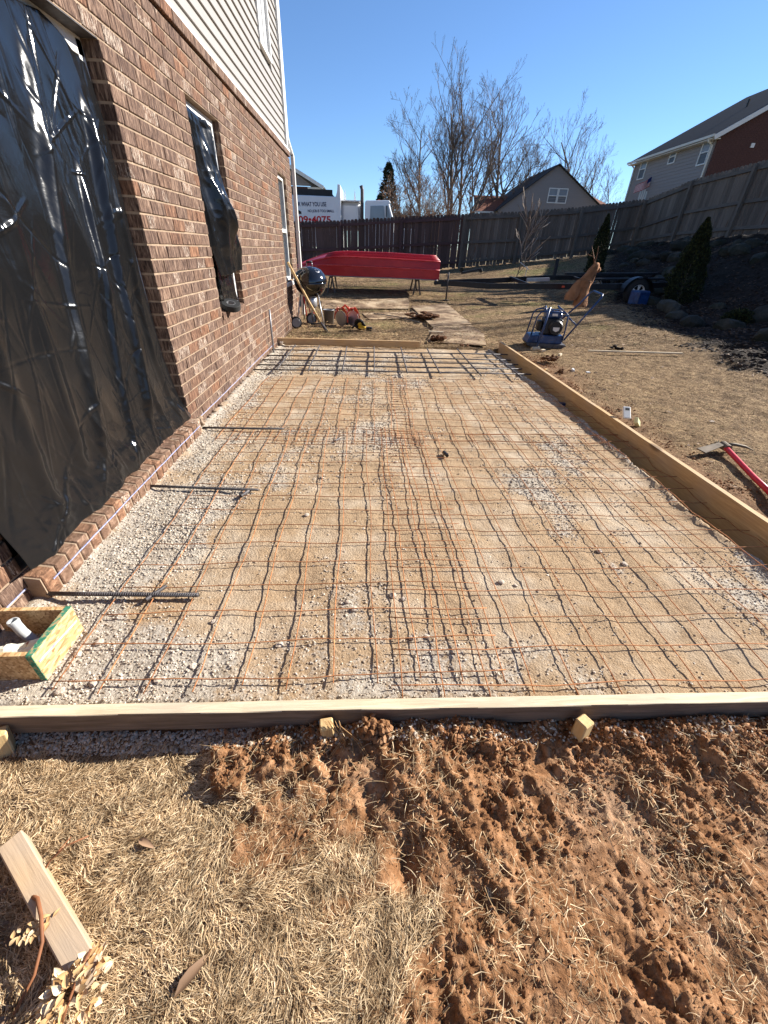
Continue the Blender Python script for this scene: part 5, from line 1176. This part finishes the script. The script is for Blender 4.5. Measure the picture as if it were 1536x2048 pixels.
PB = [(-5.9, 19.5, .4, 2.03), (-3.55, 19.5, .42, 2.08), (-1.2, 19.5, .48, 2.20), (1.22, 19.5, .56, 2.39), (3.70, 19.5, .72, 2.57), (5.93, 19.5, .97, 2.72), (8.28, 19.5, 1.24, 2.93), (10.95, 19.9, 1.70, 3.31)]
fence('long timber fence across the back of the lawn, maroon at the left end', PB, .139, lambda x: x < 3.6, -1, (.16, .95, 1.6))
PS = [(10.97, 19.8, 1.70, 3.31), (11.13, 17.5, 1.88, 3.66), (11.35, 15.1, 1.96, 3.79), (11.45, 12.7, 1.97, 3.82)] + [(11.45 + .0 * k, 12.7 - 2.44 * k, 1.95, 3.8 - .02 * k) for k in range(1, 8)]
fence('grey timber fence climbing the bank on the right, facing the lawn with rails and posts', PS, .139, lambda x: False, -1, (.16, .95, 1.6))

# ------------------------------------------------------------------ boulder bank
k = 0
for row, (xo, s) in enumerate(((.9, .30), (1.7, .34), (2.5, .36), (3.3, .34), (4.2, .3), (5.1, .26))):
    y = 3.2 + .3 * row
    while y < 18.5:
        ex = np.interp(y, [-2, 4.84, 5.87, 7.8, 10.9, 14, 17, 20], [4.9, 4.85, 4.95, 5.4, 6.3, 7.2, 8.6, 9.8]); x = ex + xo * (11 - ex) / 6 + rgf.uniform(-.2, .2)
        r = s * rgf.uniform(.5, 1.15)
        if x < 10.9 and rgf.rand() < .6 and k < 140:
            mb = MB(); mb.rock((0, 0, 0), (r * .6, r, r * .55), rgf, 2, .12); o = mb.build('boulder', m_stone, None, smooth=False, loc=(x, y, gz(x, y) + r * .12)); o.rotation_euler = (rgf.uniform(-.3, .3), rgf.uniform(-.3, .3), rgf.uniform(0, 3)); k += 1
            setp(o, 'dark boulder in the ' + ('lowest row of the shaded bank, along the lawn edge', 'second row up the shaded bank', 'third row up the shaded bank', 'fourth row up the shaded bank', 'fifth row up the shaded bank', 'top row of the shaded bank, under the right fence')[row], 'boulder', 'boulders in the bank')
        y += s * 1.9 * rgf.uniform(.75, 1.6)
# ------------------------------------------------------------------ evergreens
def foliage(name, n, fn, sz_, mat, par=None, seed=1, up=.6):
    r = np.random.RandomState(seed); P, D = fn(n, r); n = len(P)
    a = r.normal(0, 1, (n, 3)); a /= np.linalg.norm(a, axis=1)[:, None]; D = D * up + a * (1 - up); D /= np.linalg.norm(D, axis=1)[:, None]
    b = np.cross(D, r.normal(0, 1, (n, 3))); b /= np.linalg.norm(b, axis=1)[:, None]; s = sz_ * r.uniform(.6, 1.4, (n, 1))
    V = np.stack([P - b * s * .35, P + D * s, P + b * s * .35, P - D * s * .3], 1).reshape(-1, 3); F = np.arange(4 * n).reshape(n, 4)
    return npmesh(name, V, F, mat, par, False, None, None, {'rnd': r.rand(n)})
def cone_shrub(x, y, z, h, rad, label, seed, n=9000, pts=None):
    t = thing('evergreen_shrub', label, 'evergreen', (x, y, z)); MB().tube([(0, 0, -.1), (0, 0, h * .85)], [.03, .008], 6).build('trunk', m_bark, t)
    def fn(n, r):
        u = r.rand(n) ** .8; a = r.uniform(0, 6.28, n); prof = rad * np.interp(u, [0, .12, .35, .7, .92, 1], [.6, .95, 1, .6, .22, .02]); lump = .55 + .8 * fbm(a * 1.4 + seed, u * 8, seed, 3); q = prof * lump * (1 - .55 * r.rand(n) ** 2.2)
        P = np.stack([q * np.cos(a), q * np.sin(a), u * h], 1); return P, np.stack([np.cos(a) * .5, np.sin(a) * .5, np.ones(n) * .9], 1)
    foliage('crown', n, fn, .035, m_leaf, t, seed); return t
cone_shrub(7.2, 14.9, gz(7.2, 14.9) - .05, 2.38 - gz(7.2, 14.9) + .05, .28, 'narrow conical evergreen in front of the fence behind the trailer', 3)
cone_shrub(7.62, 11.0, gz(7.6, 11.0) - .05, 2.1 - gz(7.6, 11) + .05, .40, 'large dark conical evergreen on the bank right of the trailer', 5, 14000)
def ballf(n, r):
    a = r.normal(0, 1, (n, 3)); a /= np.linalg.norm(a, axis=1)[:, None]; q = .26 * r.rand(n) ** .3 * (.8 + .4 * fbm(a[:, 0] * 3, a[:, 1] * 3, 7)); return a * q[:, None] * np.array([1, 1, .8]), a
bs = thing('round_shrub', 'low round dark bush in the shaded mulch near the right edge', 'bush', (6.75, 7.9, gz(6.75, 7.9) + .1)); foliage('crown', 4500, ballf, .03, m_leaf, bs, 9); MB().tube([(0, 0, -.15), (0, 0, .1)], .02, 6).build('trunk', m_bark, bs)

# ------------------------------------------------------------------ bare trees
def tree(name, base_, top, r0, seed, label, lean=0, forks=(), depth=5, dens=1.0, spread=1.0, cat='bare tree', mt=m_twig, group=None, start=.3, wild=1.0):
    rnd = random.Random(seed); t = thing(name, label, cat, base_, 0, group); B = Vector(base_); H = (Vector(top) - B).length
    trunk = MB(); tw = MB()
    def branch(p, d, L, r, lv):
        n = 5 if lv < 2 else (4 if lv < 4 else 3); pts = [p]; rs = [r]; q = p.copy(); dd = d.copy()
        for i in range(n):
            dd = (dd + Vector((rnd.gauss(0, .1), rnd.gauss(0, .1), rnd.gauss(0, .06) + .05 * (lv > 0))) * wild).normalized()
            q = q + dd * L / n; pts.append(q.copy()); rs.append(max(r * (1 - .75 * (i + 1) / n), .0065 if lv > 2 else .012))
        (trunk if lv < 2 else tw).tube(pts, rs, 7 if lv == 0 else (5 if lv < 2 else 3), cap=False)
        if lv >= depth: return
        k = [11, 6, 4, 3, 2][min(lv, 4)]; k = max(1, int(k * dens * (.8 + .4 * rnd.random())))
        for j in range(k):
            u = (start if lv == 0 else .2) + (.97 - (start if lv == 0 else .2)) * (j + rnd.random() * .8) / k; idx = min(int(u * n), n - 1); f = u * n - idx; P = pts[idx].lerp(pts[idx+1], f); rr = rs[idx] + (rs[idx+1] - rs[idx]) * f
            loc = (pts[idx+1] - pts[idx]).normalized(); a = rnd.uniform(0, 6.28); s1 = loc.cross(Vector((math.cos(a), math.sin(a), .1))).normalized(); an = (rnd.uniform(.5, 1.05) if lv < 2 else rnd.uniform(.3, .75)) * spread
            nd = (loc * math.cos(an) + s1 * math.sin(an) + Vector((0, 0, .22))).normalized(); branch(P, nd, L * (rnd.uniform(.4, .62) if lv == 0 else rnd.uniform(.42, .65)) * (1.2 - .6 * u), rr * rnd.uniform(.45, .62), lv + 1)
    d0 = (Vector(top) - B).normalized()
    branch(Vector((0, 0, -.5)), d0, H + .5, r0, 0)
    for (h, ang, az, lf) in forks:
        a = R(az); nd = Vector((math.sin(R(ang)) * math.cos(a), math.sin(R(ang)) * math.sin(a), math.cos(R(ang)))); branch(d0 * h * H, nd, H * lf * .85, r0 * .55, 0 if lf > .5 else 1)
    trunk.build('trunk', m_bark, t); tw.build('crown', mt, t); return t
YT = 50.
TR = [ # px base, px top, py top, radius, label, forks, dist, dens, spread
 (850, 830, 165, .17, 'bare tree leaning left at the left end of the row, over the brown brush', [(.25, 26, 170, .62), (.42, 20, 200, .45)], 50, 1.0, 1.05),
 (897, 915, 135, .24, 'tallest bare trunk left of centre in the row of trees', [(.3, 15, 190, .6), (.42, 16, 10, .55)], 50, 1.1, .95),
 (914, 946, 98, .20, 'tall bare tree whose top is the highest of the whole row', [(.4, 12, 20, .5)], 54, .9, .9),
 (925, 985, 150, .19, 'bare tree leaning right out of the middle clump', [(.25, 30, 5, .6), (.4, 26, 0, .5)], 48, 1.0, 1.0),
 (951, 965, 205, .13, 'slender bare tree just right of the middle clump', [], 52, .8, 1.0),
 (1018, 1040, 165, .25, 'broad bare tree standing apart between the clump and the grey gabled house', [(.22, 34, 175, .5), (.3, 20, 10, .65), (.4, 24, 170, .4)], 50, 1.05, 1.0),
 (1058, 1110, 232, .15, 'bare tree rising behind the left slope of the gabled roof', [(.2, 24, 160, .6), (.35, 18, 20, .5)], 55, 1.0, .95),
 (1168, 1207, 178, .22, 'tall bare crooked tree behind the right slope of the gabled roof', [(.22, 20, 150, .55), (.35, 24, 20, .5)], 56, 1.0, 1.0),
 (1208, 1204, 300, .12, 'small bare tree right of the gabled house', [], 60, .9, 1.2),
 (1228, 1248, 312, .11, 'small bare tree just left of the flag', [(.2, 25, 170, .6)], 62, .9, 1.2),
]
Mw = cam.matrix_world
def at(px, py, D):
    d = Mw.to_3x3() @ Vector((px - 768, -(py - 1024), -805)); return Vector((0, 0, 1.27)) + d * (D / d.y)
for i, (pb, pt, ptop, r0, lab, fk, D, dens, spr) in enumerate(TR):
    b = at(pb, 432, D); b.z = 1.2; tp = at(pt, ptop, D); dxy = (tp.x - at(pb, 432, D).x)
    tree('bare_tree', (round(b.x, 2), D, 1.2), (round(tp.x, 2), D + random.Random(i).uniform(-1, 1), round(tp.z * .80, 2)), r0, 200 + i, lab, forks=fk, dens=dens, spread=spr)
for i, (x, y, h, lab) in enumerate(((22.5, 16.5, 10.5, 'bare tree beyond the right fence nearest the camera, shading the lawn'), (23.5, 20.5, 12, 'bare tree beyond the right fence, second from the camera'), (26, 27.0, 12.5, 'bare tree beyond the right fence by the two storey house'))):
    tree('bare_tree', (x, y, 2), (x - .5, y, h), .3, 400 + i, lab, forks=[(.25, 25, 180, .6), (.35, 25, 0, .5)], depth=4)
# low brush left of the trees
for i, (x, y, h) in enumerate(((2.0, 38, 3.9), (3.0, 40, 4.6), (4.1, 39, 4.9), (5.2, 41, 5.0), (6.3, 42, 4.4), (3.6, 36, 3.8))):
    tree('brush', (x, y, .8), (x + random.Random(i).uniform(-.4, .4), y, .8 + h), .05, 300 + i, ('brown leafless brush clump ' + ('closest to the truck cab', 'second to the right of the truck cab', 'behind the fence, middle of the thicket', 'right of the middle of the thicket', 'at the right end of the thicket under the tall trees', 'in front of the others, nearest the fence')[i]), depth=4, dens=1.15, spread=1.3, cat='brush', mt=m_brush, group='brown brush behind the fence', start=.05, forks=[(.02, 25, 180, .7), (.02, 25, 0, .7), (.02, 20, 90, .7)])
def cedar(x, y, z, h, rad, label, seed):
    t = thing('evergreen_tree', label, 'evergreen', (x, y, z)); MB().tube([(0, 0, 0), (0, 0, h)], [.12, .02], 6).build('trunk', m_bark, t)
    def fn(n, r):
        u = r.rand(n); tier = np.floor(u * 9) / 9; a = r.uniform(0, 6.28, n); ll = .45 + .75 * fbm(a * 1.1 + 5 * tier, tier * 13, seed, 2); q = rad * (1 - u) ** .6 * ll * r.rand(n) ** .5 + .05
        return np.stack([q * np.cos(a), q * np.sin(a), h * (.12 + .88 * u) - q * .15], 1), np.stack([np.cos(a), np.sin(a), np.ones(n) * .2], 1)
    foliage('crown', 5000, fn, .14, m_cedar, t, seed)
c_ = at(775, 425, 42); cedar(c_.x, 42, 1, 6.1, 1.5, 'dark ragged evergreen tree left of the bare trees, above the truck cab', 4)
c_ = at(760, 425, 46); cedar(c_.x, 46, 1, 4.4, 1.5, 'lower dark evergreen hugging the left side of the ragged evergreen', 6)
# sapling by the fence with its stake
tree('sapling', (4.78, 15.2, gz(4.78, 15.2)), (4.85, 15.2, 2.2), .02, 41, 'thin bare sapling in front of the back fence with pale stake beside it', depth=2, dens=.85, spread=.8, cat='sapling', mt=m_sapling, start=.35)
mb = MB(); mb.tube([(-.0, 0, -.45), (.0, 0, .16)], .008, 6); mb.beam((-.24, 0, .26), (.06, 0, .07), .035, .02); setp(mb.build('sapling_stake', m_offwhite, None, loc=(5.05, 15.0, gz(5.05, 15) + .42)), 'pale tilted stake and strap beside the bare sapling', 'stake')

# ------------------------------------------------------------------ houses behind
def quad(nm, pts, mat, par, th=(0, 0, -.12)):
    mb = MB(); mb.prism(pts, th); return mb.build(nm, mat, par)
def window(par, c, w_, h, ax, nm='window', two_=False):
    """ax 'x' : faces -y ; ax 'y': faces -x"""
    def bx(dx, dz, sx, sz, off, th): 
        mb = MB(); mb.box((c[0] + dx, c[1] - off, c[2] + dz), (sx, th, sz)) if ax == 'x' else mb.box((c[0] - off, c[1] + dx, c[2] + dz), (th, sx, sz)); return mb
    f = MB(); t = .07
    for m_ in (bx(-w_/2, 0, t, h + t, .03, .06), bx(w_/2, 0, t, h + t, .03, .06), bx(0, h/2, w_ - t, t, .03, .06), bx(0, -h/2, w_ - t, t, .03, .06), bx(0, 0, w_ - t, t * .8, .025, .06)): f.add(m_.v, m_.f)
    if two_: m_ = bx(0, 0, t * 1.2, h - t, .035, .06); f.add(m_.v, m_.f)
    o = f.build(nm, m_white, par); bx(0, h/4, w_ - t, h/2 - t, .012, .01).build('pane', m_paleglass, o); bx(0, -h/4, w_ - t, h/2 - t, .008, .01).build('pane', m_screen, o); return o
m_paleglass = pm('sky_lit_glass', two((.2, .24, .28), .1), 2, rough=.15, spec=.6); m_screen = pm('window_screen', two((.09, .105, .12), .1), 2, rough=.4)
# right: two storey house, siding flank and brick gable
rh = thing('two_storey_house', 'two storey house with taupe siding flank, brick gable and white windows behind the right fence', 'house', (22, 33.8, 2))
x0, y0, y1, ze, zr, xr = 0, 0, 9.4, 6.05, 9.6, 6.6
mb = MB(); mb.box((.06, y1/2, 3.0), (.12, y1, 6.3)); mb.box((2, y1, 3), (4, .1, 6)); mb.build('siding_wall', m_greysiding, rh)
for k in range(26):
    mb = MB(); z = .9 + k * .2; mb.prism([(-.0, 0, z), (-.022, 0, z), (-.002, 0, z + .195), (0, 0, z + .195)], (0, y1, 0)); mb.build('siding_board', m_greysiding, rh)
quad('brick_gable', [(.03, -.02, -.5), (13.2, -.02, -.5), (13.2, -.02, ze), (xr, -.02, zr), (.03, -.02, ze)], m_farbrick, rh, (0, -.12, 0))
mb = MB()
for r_ in range(54):
    z = 2.4 + r_ * .1
    for c in range(40):
        x = .15 + c * .26 + (r_ % 2) * .13
        if x < 6 and z < ze + (x / xr) * (zr - ze) - .12: mb.box((x, -.146, z), (.235, .012, .078))
mb.build('brickwork', m_farbrick, rh).__setitem__('kind', 'stuff')
quad('roof', [(-.45, -.35, ze - .15), (-.45, y1 + .4, ze - .15), (xr, y1 - 1.0, zr + .2), (xr, -.35, zr + .2)], m_roof, rh, (0, 0, .1))
quad('roof', [(xr, -.35, zr + .2), (xr, y1 - 1, zr + .2), (13.6, y1 + .4, ze - .15), (13.6, -.35, ze - .15)], m_roof, rh, (0, 0, .1))
mb = MB(); mb.beam((-.45, -.39, ze - .2), (xr, -.39, zr + .12), .06, .24, (0, 0, 1)); mb.build('rake_board', m_white, rh)
mb = MB(); mb.beam((-.5, -.4, ze - .1), (-.5, y1 + .35, ze - .1), .13, .13); mb.build('gutter', m_gutter, rh); mb = MB(); mb.box((-.22, y1/2, ze - .22), (.5, y1 + .6, .05)); mb.build('soffit', m_gutter, rh)
MB().tube([(-.45, .12, ze - .16), (-.42, .12, ze - .3), (-.07, .12, ze - .5), (-.07, .12, .2)], .06, 6).build('downspout', m_gutter, rh); MB().tube([(-.45, y1 - .1, ze - .16), (-.07, y1 - .1, ze - .45), (-.07, y1 - .1, .2)], .06, 6).build('downspout', m_gutter, rh)
for (yy, zz_, w_, h_) in ((.72, 5.32, .82, 1.25), (4.25, 5.62, .72, .75), (7.95, 5.4, .85, 1.25)): window(rh, (-.02, yy, zz_), w_, h_, 'y')
mb = MB(); mb.box((2.35, -.17, 5.6), (.22, .06, .22)); mb.build('vent_hood', m_white, rh)
for (x, y) in ((3.6, 3.6), (5.9, 1.3), (6.1, .4)): MB().tube([(x, y, zr + (x - xr) * .58 + .1), (x, y, zr + (x - xr) * .58 + .75)], .07, 8).build('roof_vent', m_blacksteel, rh)
# middle: gabled grey house
mh = thing('gabled_house', 'single gabled house in taupe siding with paired white windows and rust brown side roofs', 'house', (16.9, 47, 1.5))
ap = 6.65; quad('gable_wall', [(-4.9, 0, -1), (4.6, 0, -1), (4.6, 0, 3.9), (0, 0, ap), (-4.9, 0, 3.25)], m_greysiding, mh, (0, .15, 0))
for k in range(34):
    z = 2.6 + k * .12; hw = (ap - z) * 1.37
    if hw > .2: mb = MB(); a, b = max(-hw, -4.8), min(hw * 1.2, 4.5); mb.prism([(a, -.0, z), (a, -.02, z), (a, -.002, z + .117), (a, 0, z + .117)], (b - a, 0, 0)); mb.build('siding_board', m_greysiding, mh)
quad('roof', [(0, -.3, ap + .05), (-5.1, -.3, 3.15), (-5.1, 9, 3.15), (0, 9, ap + .05)], m_roof, mh, (0, 0, .06)); quad('roof', [(0, -.3, ap + .05), (0, 9, ap + .05), (4.9, 9, 3.75), (4.9, -.3, 3.75)], m_roof, mh, (0, 0, .06))
window(mh, (.03, 0, 4.5), .82, 1.05, 'x'); window(mh, (.95, 0, 4.5), .82, 1.05, 'x')
quad('side_roof', [(-6.9, .8, 3.1), (-1.5, .8, 3.1), (-1.5, 4.2, 4.6), (-6.5, 4.2, 4.6)], m_redroof, mh, (0, 0, .1)); quad('side_roof', [(3.0, .8, 4.0), (5.8, .8, 4.0), (4.9, 4.2, 5.15), (3.0, 4.2, 5.15)], m_redroof, mh, (0, 0, .1))
mb = MB(); mb.box((-4, 1.4, 1.2), (5.4, .3, 3.7)); mb.build('side_wall', m_farbrick, mh); mb = MB(); mb.box((4.2, 1.4, 1.5), (2.8, .3, 4.6)); mb.build('side_wall', m_farbrick, mh); mb = MB(); mb.beam((-6.95, .75, 3.12), (-1.6, .75, 3.12), .1, .14); mb.build('gutter', m_gutter, mh)
# left: neighbour's gable peeping past the corner
lh = thing('neighbour_house', 'neighbouring house gable in grey siding over brick, half hidden by the near house corner', 'house', (-7.5, 36, .5))
quad('gable_wall', [(-3, 0, 4.35), (3.45, 0, 4.35), (1.8, 0, 5.0 + .3), (-1.5, 0, 6.9)], m_greysiding, lh, (0, .15, 0))
for k in range(16): z = 4.4 + k * .1; b = 3.3 - (z - 4.35) * 2.0; mb = MB(); mb.prism([(-2, 0, z), (-2, -.02, z), (-2, -.002, z + .098), (-2, 0, z + .098)], (max(b + 2, .3), 0, 0)); mb.build('siding_board', m_greysiding, lh)
quad('brick_wall', [(-3, .05, -.5), (3.2, .05, -.5), (3.2, .05, 4.3), (-3, .05, 4.3)], m_farbrick, lh, (0, .2, 0))
quad('roof', [(-1.5, -.4, 7.0), (-1.5, 9, 7.0), (4.25, 9, 4.25), (4.25, -.4, 4.25)], m_roof, lh, (0, 0, .1)); mb = MB(); mb.beam((-1.5, -.45, 6.98), (4.25, -.45, 4.24), .05, .2, (0, 0, 1)); mb.build('rake_board', m_offwhite, lh)
mb = MB(); mb.box((3.6, 1.0, 4.2), (.9, 2.6, .12)); mb.build('soffit', m_gutter, lh)
# flag
fl = thing('flagpole', 'flagpole with a striped flag hanging between the gabled house and the two storey house', 'flagpole', (21.9, 40, 1.5)); MB().tube([(0.35, 0, 0), (.35, 0, 5.8)], .035, 8).build('pole', m_white, fl)
mb = MB()
for s in range(13):
    for i in range(10):
        u0, u1 = i / 10, (i + 1) / 10
        def fp(u, v): return (.33 - u * 1.35, .08 * math.sin(u * 8), 5.35 - u * .75 - v * .62 * (1 - .25 * u) + .03 * math.sin(u * 9))
        mi = 2 if (s < 7 and i < 4) else s % 2
        mb.add([fp(u0, s/13), fp(u1, s/13), fp(u1, (s+1)/13), fp(u0, (s+1)/13)], [(0, 1, 2, 3)], mi)
mb.build('flag', [m_flagred, m_white, m_flagblue], fl)
mb = MB()
for s in range(6): mb.box((-.5 + s * .16, 0, 3.95 + .15 * math.sin(s)), (.12, .01, .7))
mb.build('small_flag', m_white, fl)

# ------------------------------------------------------------------ dump truck behind the fence
tk = thing('dump_truck', 'white dump truck with lettered body parked beyond the fence, cab facing right', 'truck', (-3, 24, .3))
def text(s, x, x_end, z, size, mat, bold=0, yy=-1.252, nm='lettering'):
    cu = bpy.data.curves.new(nm, 'FONT'); cu.body = s; cu.size = size; cu.extrude = .004; cu.offset = bold; o = bpy.data.objects.new(nm, cu); C.objects.link(o)
    dg = bpy.context.evaluated_depsgraph_get(); me = bpy.data.meshes.new_from_object(o.evaluated_get(dg)); bpy.data.objects.remove(o)
    me.materials.clear(); me.materials.append(mat); r = link(nm, me, tk, (x, yy, z)); r.rotation_euler = (R(90), R(-1.5), 0); r.scale = ((x_end - x) / max(v.co.x for v in me.vertices), 1, 1); return r
mb = MB(); mb.box((-1.2, 0, 1.95), (5.4, 2.5, 1.9)); mb.build('body', m_truckwhite, tk, bevel=.02)
mb = MB(); mb.prism([(1.46, -1.26, 1.0), (1.66, -1.26, 1.0), (1.66, -1.26, 3.32), (1.54, -1.26, 3.34), (1.52, -1.26, 3.1), (1.46, -1.26, 2.92)], (0, 2.52, 0)); mb.build('headboard', m_truckwhite, tk, bevel=.01)
mb = MB(); mb.box((-1.2, -1.1, 3.0), (5.0, .08, .28)); mb.build('side_extension', m_blacksteel, tk); mb = MB(); mb.box((-1.2, 0, 3.02), (4.9, 2.1, .06)); mb.build('tarp', m_rubber, tk)
for x in (-1.55, -.62): mb = MB(); mb.prism([(x - .1, -1.22, 2.9), (x + .1, -1.22, 2.9), (x + .04, -1.22, 3.12), (x - .04, -1.22, 3.12)], (0, .05, 0)); mb.build('stake_post', m_truckwhite, tk)
mb = MB(); mb.box((2.1, .1, 2.25), (.98, 1.7, 1.05)); mb.build('sleeper_tank', m_truckwhite, tk, bevel=.3 * .5)
mb = MB(); mb.box((2.1, -.0, 2.80), (1.05, 1.9, .04)); mb.build('deck', m_truckwhite, tk)
for x in (1.83, 2.28): mb = MB(); mb.prism([(x - .05, -.6, 2.83), (x + .05, -.6, 2.83), (x + .0, -.6, 3.26)], (0, .04, 0)); mb.build('fin', m_truckwhite, tk)
MB().tube([(2.62, -.95, 1.0), (2.62, -.95, 3.2), (2.57, -.95, 3.35)], .075, 12).build('exhaust_stack', m_rebar, tk, smooth=True)
mb = MB(); mb.prism([(2.74, -1.05, 1.0), (2.74, -1.05, 2.75), (2.80, -1.05, 2.83), (3.85, -1.05, 2.87), (3.93, -1.05, 2.78), (3.86, -1.05, 2.74), (4.12, -1.05, 2.05), (4.12, -1.05, 1.0)], (0, 2.1, 0)); mb.build('cab', m_truckwhite, tk, bevel=.03)
mb = MB(); mb.prism([(2.98, -1.063, 2.08), (3.68, -1.063, 2.08), (3.60, -1.063, 2.66), (3.0, -1.063, 2.63)], (0, -.01, 0)); mb.build('door_window', m_paleglass, tk)
mb = MB(); mb.prism([(3.74, -1.063, 2.1), (3.98, -1.063, 2.1), (3.80, -1.063, 2.66), (3.70, -1.063, 2.67)], (0, -.01, 0)); mb.build('quarter_window', m_paleglass, tk)
mb = MB(); mb.prism([(3.90, -.95, 2.70), (4.135, -.95, 2.08), (4.135, .95, 2.08), (3.90, .95, 2.70)], (.012, 0, .004)); mb.build('windscreen', m_paleglass, tk)
mb = MB(); mb.box((3.73, -1.12, 2.45), (.03, .12, .4)); mb.build('mirror', m_blacksteel, tk)
mb = MB(); mb.box((3.4, -.6, 2.88), (.1, .08, .05)); mb.build('roof_light', m_orange, tk)
mb = MB(); mb.box((4.9, 0, 1.3), (1.6, 1.9, 1.1)); mb.build('bonnet', m_truckwhite, tk, bevel=.05)
mb = MB(); mb.box((1.2, 0, .75), (9.0, .9, .25)); mb.build('chassis', m_blacksteel, tk)
for x in (-2.4, -1.1, 4.6):
    for y in (-.95, .95): wq = MB().lathe([(0, -.15), (.5, -.15), (.52, 0), (.5, .15), (0, .15)], (x, y, .52), 24, (0, 1, 0)).build('wheel', m_rubber, tk)
text('OR WHAT YOU USE', -.36, 1.02, 2.50, .215, m_textblue, .005); text('NO JOB IS TOO SMALL', .17, 1.36, 2.30, .135, m_textblue, .003); text('09\u20224075', -.27, 1.2, 1.90, .35, m_textred, .009)
mb = MB(); mb.prism([(-.45, -1.252, 2.42), (-.28, -1.252, 2.34), (-.22, -1.252, 2.36), (-.12, -1.252, 2.30), (-.12, -1.252, 2.22), (-.26, -1.252, 2.22), (-.3, -1.252, 2.30)], (0, -.004, 0)); mb.build('emblem', m_blacksteel, tk)
